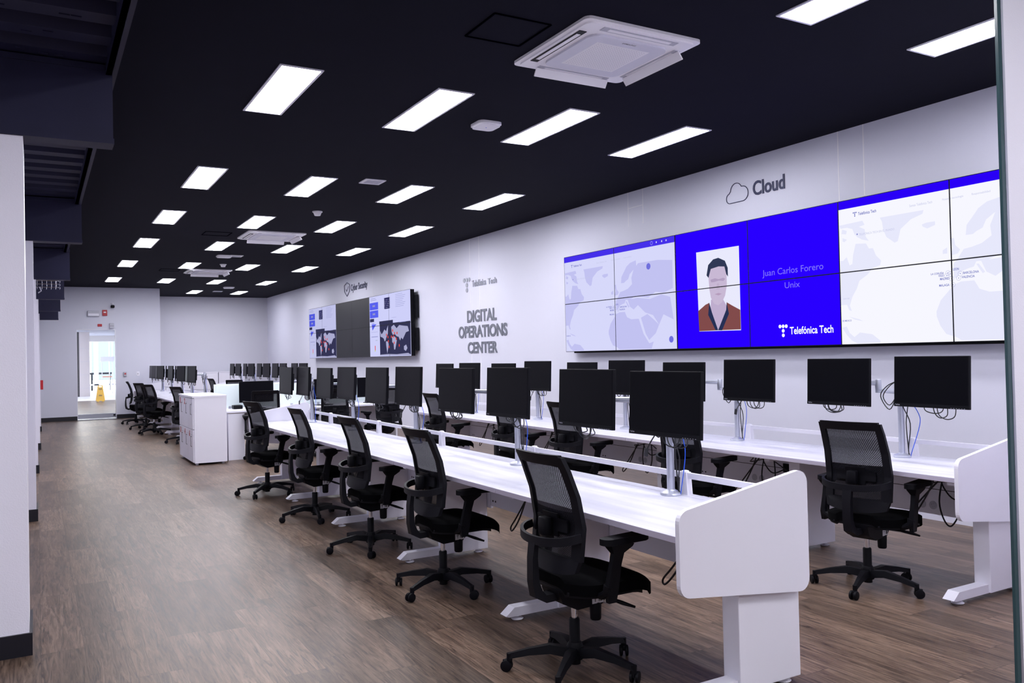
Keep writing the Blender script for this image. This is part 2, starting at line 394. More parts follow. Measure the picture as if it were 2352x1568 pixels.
boxobj('board', (-.31, .31, -.02, .02, 1.60, 1.84), M['white'], t); boxobj('post', (-.26, -.23, -.015, .015, 0, 1.6), M['whitemetal'], t)
boxobj('post', (.2, .23, -.015, .015, 0, 1.6), M['whitemetal'], t); boxobj('crossbar', (-.26, .23, -.01, .01, .82, .86), flat('orange_bar', (.8, .2, .06), .5), t)
t = thing('bench', 'low dark slatted bench behind the white display board beyond the door', 'bench', (3.1, 52, 0))
boxobj('seat', (-.55, .55, -.2, .2, .9, 1.0), M['plastic'], t)
for a in (-.45, .45): boxobj('leg', (a-.04, a+.04, -.15, .15, 0, .9), M['plastic'], t)
for x, y in ((1.3, 30.5), (1.35, 33.5), (1.3, 37), (2.95, 31), (2.9, 34), (2.9, 38)):
    bm = BM(); box2(bm, x-.25, x+.25, y-.5, y+.5, 2.955, 2.97); tag(obj('corridor_light', bm, M['lampfar']), 'rectangular ceiling light in the grey corridor ceiling seen through the door', 'light', 'corridor ceiling lights')
# wet floor sign
t = thing('wet_floor_sign', 'yellow folding wet floor sign standing in the corridor beyond the glass door', 'sign', (2.17, 36.8, 0))
for s, nm in ((-1, 'front_board'), (1, 'rear_board')):
    bm = BM()
    def fn(a, b, q, s=s): return (a, s*(.14-.115*b/.64)+q*s, b)
    add_prism(bm, [(-.16, .03), (-.13, .03), (-.115, 0), (-.06, 0), (-.045, .03), (.045, .03), (.06, 0), (.115, 0), (.13, .03), (.16, .03), (.10, .52), (.085, .64), (.055, .64), (.05, .57), (-.05, .57), (-.055, .64), (-.085, .64), (-.10, .52)], fn, .012)
    p = obj(nm, bm, M['yellow'], t)
    if s < 0:
        bm = BM()
        for z in (.5, .47, .25, .22): box2(bm, -.06, .06, -.157+.18*z-.001, -.152+.18*z, z, z+.015)
        obj('printed_lines', bm, M['ink'], p)
bm = BM(); box2(bm, -.085, .085, -.03, .03, .61, .64); obj('hinge', bm, M['yellow'], t)

# ------------------------------------------------------------------ ceiling fittings
def make_lamp():
    t = thing('ceiling_light', 'x', 'ceiling light', (0, 0, HC), 0, 'recessed rectangular ceiling lights')
    bm = BM(); x, y, e = .157, .605, .018
    for a in (-1, 1):
        box2(bm, a*x, a*(x-e), -y, y, -.008, .0); box2(bm, -x+e, x-e, a*y, a*(y-e), -.008, .0)
    obj('frame', bm, M['lamptrim'], t)
    boxobj('diffuser', (-x+e, x-e, -y+e, y-e, -.004, -.001), M['lamp'], t); return t
lamp0 = make_lamp(); first = True
cols = [('column nearest the aisle', 1.65), ('second column', 2.86), ('third column', 4.07), ('column beside the video wall', 5.35)]
ROWS = (-3.8, -.4, 3.0, 6.38, 9.80, 12.64, 15.50, 18.85, 22.55, 26.0)
ORD = ['first', 'second', 'third', 'fourth', 'fifth', 'sixth', 'seventh', 'eighth', 'ninth']
rowname = {1: 'row beside the glass edge', 2: 'row beyond the large air conditioner', 3: 'row by the small square vent', 4: 'row before the middle air conditioner', 5: 'row beyond the middle air conditioner', 6: 'row before the farthest air conditioner', 7: 'row beyond the farthest air conditioner', 8: 'last row over the alcove'}
for r, y in enumerate(ROWS):
    r -= 1
    for c, (cn, x) in enumerate(cols):
        if r == 8 and c < 2: continue
        if r == 1 and c < 2: lb = 'added panel light, unseen behind the camera, brightening the near end of the room'
        elif r <= 0: lb = 'added panel light, unseen behind the camera, brightening the near end of the room'  # unseen rows carry on the grid, added to brighten walls and desk ends
        else: lb = 'bright recessed panel light, %s, %s' % (cn, rowname[r])
        x2 = x + (.08 if (r == 1 and c >= 2) else 0)
        if first: lamp0.location = (x2, y, HC); lamp0['label'] = lb; first = False
        else: clone(lamp0, (x2, y, HC), 0, lb)
for y in (-.6, 2.6):  # unseen panels added under the deck to brighten the near pillar and beam
    clone(lamp0, (-1.4, y, 3.13), 0, 'added panel light, unseen below the mezzanine deck, brightening the near pillar')
def rounded(poly, r, n=5):
    out = []; N_ = len(poly)
    for i in range(N_):
        p = Vector(poly[i]); a = (Vector(poly[i-1])-p).normalized(); b = (Vector(poly[(i+1) % N_])-p).normalized()
        ang = a.angle(b); d = r/math.tan(ang/2); c = p+(a+b).normalized()*(r/math.sin(ang/2))
        s, e = p+a*d-c, p+b*d-c; a0 = math.atan2(s.y, s.x); a1 = math.atan2(e.y, e.x)
        da = (a1-a0+PI) % (2*PI)-PI
        out += [(c.x+r*math.cos(a0+da*k/n), c.y+r*math.sin(a0+da*k/n)) for k in range(n+1)]
    return out
def make_ac():
    t = thing('air_conditioner', 'x', 'air conditioner', (0, 0, HC), 0, 'square ceiling cassette air conditioners')
    h = .465
    bm = BM(); add_prism(bm, rounded([(-h, -h), (h, -h), (h, h), (-h, h)], .045), lambda a, b, q: (a, b, -q), .018)
    add_prism(bm, rounded([(-h+.03, -h+.03), (h-.03, -h+.03), (h-.03, h-.03), (-h+.03, h-.03)], .05), lambda a, b, q: (a, b, -.018-q), .012)
    obj('casing', bm, M['fixture'], t)
    bm = BM(); g = .315; add_prism(bm, rounded([(-g, -g), (g, -g), (g, g), (-g, g)], .08), lambda a, b, q: (a, b, -.030-q), .014)
    pn = obj('centre_panel', bm, M['grey_ac'], t)
    bm = BM(); n = 20; s = .42/n
    for i in range(n):
        for j in range(n):
            x, y = -.21+s*(i+.5), -.21+s*(j+.5); q = s*.40
            v = [bm.verts.new((x+a*q, y+b*q, -.0455)) for a, b in ((-1, 0), (0, -1), (1, 0), (0, 1))]; bm.faces.new(v[::-1])
    box2(bm, -.215, .215, -.215, .215, -.0445, -.0442)
    obj('grille', bm, [M['fixture']], pn)
    bm = BM()
    for i in range(n-1):
        for j in range(n-1):
            x, y = -.21+s*(i+1), -.21+s*(j+1); q = s*.13
            v = [bm.verts.new((x+a*q, y+b*q, -.0448)) for a, b in ((-1, 0), (0, -1), (1, 0), (0, 1))]; bm.faces.new(v[::-1])
    obj('grille_holes', bm, M['hole'], pn)
    bm = BM(); add_text(bm, 'SAMSUNG', -.055, -.262, .11, .018, lambda a, b, q: (a, -b-.524+.0, -.0446-q), 0.0, .01)
    lo = obj('logo', bm, M['ink'], pn)
    for k in range(4):
        R = Matrix.Rotation(k*PI/2, 3, 'Z')
        bm = BM(); add_box(bm, (0, .385, -.0315), (.60, .055, .004)); bmesh.ops.rotate(bm, cent=(0, 0, 0), matrix=R, verts=bm.verts[:]); sl = obj('air_slot', bm, M['plastic'] if k in (1,) else M['grey'], t)
        bm = BM()
        add_box(bm, (0, .385, -.0345), (.50, .030, .003))
        bmesh.ops.rotate(bm, cent=(0, 0, 0), matrix=R, verts=bm.verts[:]); obj('slot_vane', bm, M['fixture'], sl)
        if k in (0, 3):
            bm = BM(); add_box(bm, (0, .405, -.062), (.62, .010, .062), Matrix.Rotation(rad(35), 3, 'X')); 
            bmesh.ops.translate(bm, vec=(0, -.0 + .30*0, 0), verts=bm.verts[:])
            bmesh.ops.rotate(bm, cent=(0, 0, 0), matrix=R, verts=bm.verts[:]); obj('louvre_flap', bm, M['fixture'], t)
    return t
M['hole'] = flat('grille_hole', (.16, .16, .2), .6)
M['grey_ac'] = flat('matte_grey_panel', (.70, .70, .80), .5)
ac = make_ac(); ac.location = (3.40, 4.58, HC); ac['label'] = 'large square white ceiling air conditioner, the one above the front bench'
clone(ac, (3.40, 13.9, HC), 0, 'square white ceiling air conditioner in the middle of the dark ceiling, second from the front')
clone(ac, (3.42, 19.95, HC), 0, 'farthest and smallest of the square white ceiling air conditioners')
def disc(name, x, y, r, h, label, cat, mat='fixture', sq=False):
    t = thing(name, label, cat, (x, y, HC))
    bm = BM()
    if sq:
        add_prism(bm, rounded([(-r, -r), (r, -r), (r, r), (-r, r)], r*.45), lambda a, b, q: (a, b, -q), h*.6)
        add_prism(bm, rounded([(-r*.9, -r*.9), (r*.9, -r*.9), (r*.9, r*.9), (-r*.9, r*.9)], r*.4), lambda a, b, q: (a, b, -h*.6-q), h*.4)
        obj('housing', bm, M[mat], t, True); bm = BM(); add_lathe(bm, [(.006, -h-.001), (.006, -h)], 10); obj('indicator', bm, M['blue'], t)
    else:
        add_lathe(bm, [(r, 0), (r, -.012), (r*.8, -.02), (r*.62, -.05), (r*.6, -h), (r*.2, -h-.004)], 24); obj('housing', bm, M[mat], t, True)
        bm = BM(); add_lathe(bm, [(r*.63, -.036), (r*.63, -.044)], 20); obj('sensor_ring', bm, M['grey'], t)
    return t
disc('access_point', 3.50, 6.50, .115, .035, 'rounded square white wireless access point between the nearest lights', 'access point', sq=True)
disc('access_point', 3.21, 16.9, .14, .035, 'rounded white wireless access point beside the middle square vent', 'access point', sq=True)
disc('access_point', 4.69, 24.1, .14, .035, 'small white wireless access point near the last row of lights', 'access point', sq=True)
disc('smoke_detector', 3.43, 11.4, .07, .058, 'round white smoke detector hanging before the middle air conditioner', 'smoke detector')
disc('smoke_detector', 3.47, 18.4, .07, .058, 'round white smoke detector just before the farthest air conditioner', 'smoke detector')
for x, y, lb in ((3.43, 9.2, 'small square white ceiling vent between two lights near the smoke detector'), (3.42, 16.85, 'small square white ceiling vent beside the middle access point'), (4.66, 25.6, 'tiny square white ceiling vent over the alcove')):
    t = thing('ceiling_vent', lb, 'vent', (x, y, HC)); bm = BM(); box2(bm, -.125, .125, -.125, .125, -.012, 0, .003); obj('frame', bm, M['fixture'], t)
    bm = BM()
    for k in range(7): box2(bm, -.09, .09, -.085+k*.025, -.075+k*.025, -.0145, -.0125)
    obj('slats', bm, M['grey'], t)
# cable basket under the mezzanine
t = thing('cable_basket', 'silver wire cable basket hanging under the dark beams', 'cable tray', (.17, 14.9, 2.70))
bm = BM()
for z in (0, .05, .1):
    add_tube(bm, [(-.6, -.2, z), (.12, -.2, z), (.16, -.12, z), (.16, .2, z)], .004, 6)
for k in range(12): x = -.6+k*.064; add_tube(bm, [(x, -.2, .1), (x, -.2, 0), (x, .2, 0)], .003, 6)
obj('wire_basket', bm, M['chrome'], t)
bm = BM(); add_tube(bm, [(-.12, -.2, .0), (-.10, -.21, -.06), (-.14, -.2, -.09)], .01, 6); obj('cable_tail', bm, M['grey'], t)
for x in (-.4, .1):
    bm = BM(); add_tube(bm, [(x, 0, 0), (x, 0, .44)], .004, 6); obj('hanger_rod', bm, M['chrome'], t)

# ------------------------------------------------------------------ fittings on the back wall
def wallbox(name, x0, x1, z0, z1, d, mat, label, cat, y=25.0, bev=.008):
    t = thing(name, label, cat, ((x0+x1)/2, y, z0)); w_ = (x1-x0)/2
    boxobj('housing', (-w_, w_, -d, 0, 0, z1-z0), M[mat], t, bev); return t
t = wallbox('emergency_light', 1.19, 1.48, 2.77, 2.92, .08, 'grey', 'white emergency light unit on the wall above the glass door', 'emergency light')
boxobj('lens', (-.13, .13, -.085, -.08, .02, .08), M['white'], t)
t = wallbox('fire_alarm', 1.55, 1.67, 2.79, 2.95, .05, 'red', 'square red fire alarm strobe above the glass door', 'fire alarm'); boxobj('strobe', (-.03, .03, -.06, -.05, .08, .11), M['white'], t)
t = thing('security_camera', 'small black and white security camera high above the glass door', 'camera', (1.80, 25, 3.0))
bm = BM(); add_lathe(bm, [(.04, .1), (.04, .14)], 16); obj('mount', bm, M['white'], t)
bm = BM(); add_tube(bm, [(0, 0, .12), (0, -.06, .10), (0, -.07, .07)], .012, 8); obj('bracket', bm, M['white'], t)
bm = BM(); box2(bm, -.045, .045, -.17, -.02, 0, .075, .02); obj('camera_body', bm, M['plastic'], t)
t = wallbox('warning_plate', 1.43, 1.54, 2.5, 2.57, .01, 'red', 'small red plate fixed right above the glass door', 'sign')
t = wallbox('control_box', 1.72, 1.83, 2.45, 2.59, .06, 'grey', 'small grey control box at the top corner of the door', 'control box'); boxobj('cover_seam', (-.05, .05, -.062, -.06, .06, .066), M['plastic'], t)
t = wallbox('door_release_button', 2.05, 2.13, 1.14, 1.26, .05, 'grey', 'door release box with a red button right of the glass door', 'button')
bm = BM(); add_lathe(bm, [(.022, -.0), (.022, .015)], 14); bmesh.ops.rotate(bm, cent=(0, 0, 0), matrix=Matrix.Rotation(PI/2, 3, 'X'), verts=bm.verts[:]); bmesh.ops.translate(bm, vec=(0, -.05, .07), verts=bm.verts[:]); obj('button', bm, M['red'], t)
t = wallbox('wall_switch', 2.37, 2.45, 1.14, 1.26, .012, 'white', 'white switch plate on the wall left of the grey corner', 'switch'); boxobj('rocker', (-.015, .015, -.016, -.012, .04, .08), M['grey'], t)
t = thing('fire_call_point', 'red fire call point box on the side of a white pillar', 'call point', (.05, 17.48, 1.05))
boxobj('housing', (-.0, .045, 0, .11, 0, .17), M['red'], t, .005); boxobj('glass_plate', (.045, .048, .02, .09, .05, .12), M['white'], t)
t['label'] = 'red fire call point box on the left pillar row, beside the back doorway'

# ------------------------------------------------------------------ video walls and wall lettering
XS = 6.50
E_ = {}
def em(name, col, st=1.0):
    if name not in E_: E_[name] = emit('screen_'+name, col, st)
    return E_[name]
def fw(x):                      # wall-plane mapping: a = distance to the right (towards the camera), b = height
    return lambda a, b, q: (x-q, -a, b)
def poly_flat(bm, pts, x, y0, z0):
    v = [bm.verts.new((x, y0-p[0], z0+p[1])) for p in pts]; bm.faces.new(v)
def rect(bm, x, ya, yb, za, zb): poly_flat(bm, [(0, 0), (ya-yb, 0), (ya-yb, zb-za), (0, zb-za)], x, ya, za)
def scr(name, bm, mat, parent, label=None): return obj(name, bm, mat, parent, label=label)

def panels(t, cols_, z0, zm, z1):
    """display panels with thin dark edges; returns nothing"""
    for i in range(len(cols_)-1):
        for (za, zb) in ((z0, zm), (zm, z1)):
            bm = BM(); box2(bm, XS+.004, XS+.085, cols_[i+1]+.002, cols_[i]-.002, za+.002, zb-.002)
            p = obj('display_panel', bm, M['bezel'], t)
            bm = BM(); box2(bm, XS+.085, XS+.12, (cols_[i+1]+cols_[i])/2-.3, (cols_[i+1]+cols_[i])/2+.3, za+.1, zb-.1); obj('rear_housing', bm, M['plastic'], p)
    for i in range(len(cols_)-1):
        bm = BM(); box2(bm, XS+.12, 6.668, (cols_[i+1]+cols_[i])/2-.04, (cols_[i+1]+cols_[i])/2+.04, z0+.15, z1-.15); obj('wall_bracket', bm, M['plastic'], t)
def seams(t, cols_, z0, zm, z1):
    bm = BM(); x = XS-.0005
    for c in cols_[1:-1]: rect(bm, x, c+.0055, c-.0055, z0, z1)
    rect(bm, x-.0002, cols_[0], cols_[-1], zm-.005, zm+.005)
    for za, zb in ((z0, z0+.006), (z1-.006, z1)): rect(bm, x-.0003, cols_[0], cols_[-1], za, zb)
    for c in (cols_[0], cols_[-1]+.006): rect(bm, x-.0004, c, c-.006, z0, z1)
    obj('panel_seams', bm, M['bezel'], t)

LAND = {
'green': [(0.44,1.12),(0.86,1.12),(0.85,1.09),(0.74,1.06),(0.64,0.99),(0.61,0.89),(0.58,0.88),(0.5,0.94),(0.47,1.01),(0.46,1.08)],
'ice': [(0.84,1.0),(0.88,1.01),(0.96,1.01),(0.96,0.98),(0.89,0.96),(0.85,0.98)],
'can': [(0.01,1.11),(0.26,1.12),(0.28,1.08),(0.22,1.07),(0.28,1.04),(0.29,0.97),(0.32,0.93),(0.25,0.95),(0.2,0.98),(0.17,1.01),(0.15,1.06),(0.09,1.08),(0.02,1.08)],
'isl': [(0.04,1.07),(0.09,1.05),(0.08,1.02),(0.03,1.03)],
'isl2': [(0.04,0.99),(0.09,0.97),(0.06,0.95),(0.04,0.96)],
'que': [(0.18,0.92),(0.29,0.91),(0.32,0.86),(0.36,0.86),(0.39,0.79),(0.44,0.74),(0.43,0.7),(0.35,0.68),(0.3,0.63),(0.21,0.58),(0.18,0.51),(0.13,0.44),(0.1,0.36),(0.12,0.31),(0.09,0.32),(0.07,0.37),(0.004,0.37),(0.01,0.78),(0.04,0.78),(0.08,0.81),(0.11,0.73),(0.14,0.74),(0.15,0.82)],
'cam': [(0.01,0.16),(0.06,0.17),(0.09,0.11),(0.14,0.07),(0.2,0.11),(0.33,0.09),(0.41,0.03),(0.41,0.012),(0.17,0.012),(0.11,0.04),(0.06,0.09)],
'cuba': [(0.09,0.26),(0.2,0.23),(0.24,0.21),(0.15,0.23)],
'scan': [(1.22,0.86),(1.23,0.94),(1.29,1.01),(1.33,1.06),(1.4,1.1),(1.51,1.12),(1.52,1.03),(1.45,1.0),(1.39,0.96),(1.36,0.9),(1.31,0.88),(1.28,0.86)],
'eur': [(1.17,0.71),(1.2,0.75),(1.27,0.76),(1.35,0.78),(1.43,0.83),(1.42,0.91),(1.46,1.0),(1.55,1.08),(1.9,1.08),(2.15,1.05),(2.15,.72),(2.0,.68),(1.85,.70),(1.72,.64),(1.52,0.67),(1.47,0.67),(1.39,0.64),(1.33,0.64),(1.3,0.64),(1.28,0.6),(1.23,0.59),(1.17,0.57),(1.13,0.52),(1.11,0.53),(1.11,0.64),(1.15,0.68)],
'uk': [(1.09,0.85),(1.12,0.85),(1.13,0.79),(1.17,0.75),(1.15,0.72),(1.09,0.71),(1.11,0.77)],
'ire': [(1.02,0.76),(1.06,0.78),(1.06,0.73),(1.02,0.73)],
'turk': [(1.34,0.64),(1.53,0.65),(1.75,.62),(1.95,.66),(2.1,.62),(2.15,.35),(1.98,.42),(1.9,.30),(1.8,.42),(1.66,.46),(1.53,0.56),(1.45,0.51),(1.38,0.55)],
'ital': [(1.3,0.62),(1.32,0.62),(1.37,0.55),(1.35,0.54)],
'arab': [(1.58,.40),(1.7,.44),(1.82,.36),(1.9,.30),(1.84,.2),(1.72,.12),(1.66,.2)],
'afr': [(1.11,0.47),(1.17,0.49),(1.28,0.49),(1.32,0.42),(1.4,0.39),(1.54,0.39),(1.62,.2),(1.72,.08),(1.80,.1),(1.76,0.015),(1.16,0.015),(1.12,0.04),(1.03,0.07),(0.98,0.14),(0.95,0.22),(0.95,0.26),(0.99,0.35),(1.08,0.44)]}
def web_page(t, y0, wd, h, z0, tone):
    """the company web page with a map: y0 left edge, wd width"""
    sx = wd/2.2; x = XS+.002
    paper = em('paper'+tone, (.93, .93, 1.0) if tone == 'b' else (.68, .69, .96), 1.0)
    land = em('land'+tone, (.80, .81, .97) if tone == 'b' else (.54, .54, .88), 1.0)
    blue = em('blue'+tone, (.022, .0, .92) if tone == 'b' else (.06, .03, .82), 1.0)
    ink = em('ink'+tone, (.18, .2, .55) if tone == 'b' else (.16, .17, .55), 1.0)
    pale = em('pale'+tone, (.55, .57, .8), 1.0)
    bm = BM(); rect(bm, x, y0, y0-wd, z0, z0+h); pg = scr('web_page_picture', bm, paper, t)
    bm = BM(); rect(bm, x-.0006, y0, y0-wd, z0+1.255, z0+h); scr('blue_header', bm, blue, pg)
    bm = BM()
    for i, (k, v) in enumerate(LAND.items()):
        poly_flat(bm, [(min(p[0], 2.19)*sx, p[1]) for p in v], x-.0004-.00001*i, y0, z0)
    scr('map_land', bm, land, pg)
    bm = BM(); f = fw(x-.0008)
    T = lambda s, a, b, w_, h_, bold=0: add_text(bm, s, -y0+a*sx, z0+b, w_*sx, h_, f, 0, bold)
    T('Telefónica Tech', .215, 1.175, .19, .028, .02)
    for a, b in ((.165, 1.205), (.18, 1.205), (.195, 1.205), (.18, 1.19), (.18, 1.175)): add_lathe_flat(bm, x-.0008, y0-a*sx, z0+b, .0065)
    add_lathe_flat(bm, x-.0008, y0-.2*sx, z0+1.005, .007)
    for s, a, b, w_ in (('LA CORUÑA', .91, .565, .115), ('VIGO', .975, .543, .05), ('MADRID', .99, .515, .08), ('MALAGA', .98, .462, .09), ('LEON', 1.105, .585, .05), ('BARCELONA', 1.19, .548, .13), ('VALENCIA', 1.175, .515, .11)):
        T(s, a, b, w_, .02, .02)
    for a, b in ((1.06, .57), (1.05, .548), (1.08, .56), (1.09, .52), (1.165, .555), (1.15, .52), (1.10, .47)):
        add_ring_flat(bm, x-.0008, y0-a*sx, z0+b, .02, .0015); add_lathe_flat(bm, x-.0008, y0-a*sx, z0+b, .004)
    T('DE MEXICO', .015, .215, .10, .016, .01)
    scr('page_text', bm, ink, pg)
    bm = BM()
    T('TELEFÓNICA TECH EN EL MUNDO', .22, .99, .36, .024); T('Somos Telefónica Tech', .73, 1.165, .21, .022); T('Nuestra tecnología', 1.03, 1.165, .18, .022); T('Responsabilidad', 1.28, 1.165, .15, .022)
    T('NUEVA YORK', .03, .42, .07, .014)
    scr('faint_text', bm, pale, pg)
    if tone == 'a':
        bm = BM()
        for a, b, r_ in ((y0-7.97, 1.02, .04), (y0-7.58, .118, .04)): add_lathe_flat(bm, x-.001, y0-a, z0+b, r_)
        scr('round_button', bm, em('button', (.16, .16, .72)), pg)
        bm = BM(); f = fw(x-.0011)
        for a in (2.02, 2.12, 2.2): add_lathe_flat(bm, x-.0012, y0-a, z0+1.295, .011)
        add_ring_flat(bm, x-.0012, y0-1.93, z0+1.295, .022, .003); scr('header_icons', bm, em('iconlight', (.6, .6, .95)), pg)
def add_lathe_flat(bm, x, y, z, r, n=14, rz_=None):
    v = [bm.verts.new((x, y-r*math.cos(2*PI*k/n), z+(rz_ or r)*math.sin(2*PI*k/n))) for k in range(n)]; bm.faces.new(v)
def add_ring_flat(bm, x, y, z, r, w_, n=18):
    a = [[bm.verts.new((x, y-q*math.cos(2*PI*k/n), z+q*math.sin(2*PI*k/n))) for k in range(n)] for q in (r, r-w_)]
    for k in range(n): bm.faces.new((a[0][k], a[0][(k+1) % n], a[1][(k+1) % n], a[1][k]))
def absl(bm, pts, x):
    v = [bm.verts.new((x, p[0], p[1])) for p in pts]; bm.faces.new(v)

Z0, ZM, Z1 = 1.520, 2.190, 2.855
cols2 = (9.83, 8.66, 7.475, 6.33, 5.19, 4.10, 3.0)
tv = thing('video_wall', 'wide video wall under the Cloud sign showing a blue slide between two maps', 'video wall')
panels(tv, cols2, Z0, ZM, Z1)
web_page(tv, 9.83, 2.355, Z1-Z0, Z0, 'a'); web_page(tv, 5.19, 2.19, Z1-Z0, Z0, 'b')
x = XS+.002
bm = BM(); rect(bm, x, 7.465, 5.19, Z0, Z1); sl = scr('blue_slide_picture', bm, em('slide', (.022, .0, 1.0), 1.0), tv)
bm = BM(); absl(bm, [(7.12, 2.608), (7.10, 1.713), (6.46, 1.704), (6.46, 2.604)], x-.0004); pt = scr('portrait_photo', bm, em('ppaper', (.82, .82, .98)), sl, label='blurred portrait of a dark-haired person in a brown jacket')
for nm, col, ps in (('skin_neck', (.52, .42, .62), [(6.9,2.059),(6.71,2.046),(6.65,1.959),(6.8,1.715),(6.91,1.96)]),
    ('jacket', (.22, .07, .07), [(7.1,1.716),(7.11,1.943),(6.99,2.008),(6.93,2.025),(6.9,1.932),(6.8,1.716)]),
    ('jacket', (.22, .07, .07), [(6.8,1.716),(6.67,1.919),(6.66,2.015),(6.58,1.975),(6.462,1.921),(6.462,1.714)]),
    ('collar', (.02, .03, .09), [(6.93,2.033),(6.95,1.892),(6.84,1.717),(6.8,1.716),(6.89,1.917)]),
    ('collar', (.02, .03, .09), [(6.8,1.716),(6.67,1.933),(6.66,2.015),(6.63,1.889),(6.74,1.713)]),
    ('face', (.58, .48, .66), [(6.93,2.303),(6.92,2.174),(6.90,2.08),(6.85,2.01),(6.79,1.99),(6.73,2.02),(6.68,2.09),(6.65,2.2),(6.65,2.32),(6.67,2.42),(6.77,2.44),(6.89,2.42)]),
    ('hair', (.03, .04, .09), [(6.96,2.334),(6.93,2.446),(6.85,2.501),(6.77,2.51),(6.67,2.467),(6.63,2.386),(6.63,2.29),(6.655,2.32),(6.68,2.405),(6.77,2.415),(6.89,2.399),(6.93,2.303)]),
    ('brow_shadow', (.44, .34, .52), [(6.90,2.28),(6.83,2.29),(6.77,2.275),(6.70,2.285),(6.67,2.27),(6.70,2.25),(6.77,2.26),(6.84,2.25),(6.89,2.25)]),
    ('mouth', (.46, .33, .50), [(6.84,2.115),(6.78,2.125),(6.73,2.112),(6.78,2.098)]),
    ('nose', (.53, .43, .60), [(6.80,2.23),(6.77,2.23),(6.76,2.165),(6.81,2.165)])):
    bm = BM(); absl(bm, ps, x-.0008-.0002*{'skin_neck': 0, 'jacket': 1, 'collar': 2, 'face': 3, 'hair': 4}.get(nm, 5)); scr(nm, bm, em('p_'+nm, col), pt)
bm = BM(); f = fw(x-.0006); add_text(bm, 'Juan Carlos Forero', -6.14, 2.225, .765, .085, f); add_text(bm, 'Unix', -5.85, 2.10, .19, .06, f)
scr('slide_text', bm, em('dimtext', (.22, .16, .95)), sl)
bm = BM(); add_text(bm, 'Telefónica Tech', -5.80, 1.638, .52, .075, f, 0, .018)
for a, b in ((5.925, 1.722), (5.885, 1.722), (5.845, 1.722), (5.885, 1.677), (5.885, 1.632)): add_lathe_flat(bm, x-.0006, a, b, .0185)
scr('slide_logo', bm, em('whitetext', (1, 1, 1)), sl)
seams(tv, cols2, Z0, ZM, Z1)
bm = BM(); box2(bm, XS+.05, XS+.11, 3.0, 9.7, Z0-.02, Z0+.01); obj('lower_rail', bm, M['plastic'], tv)

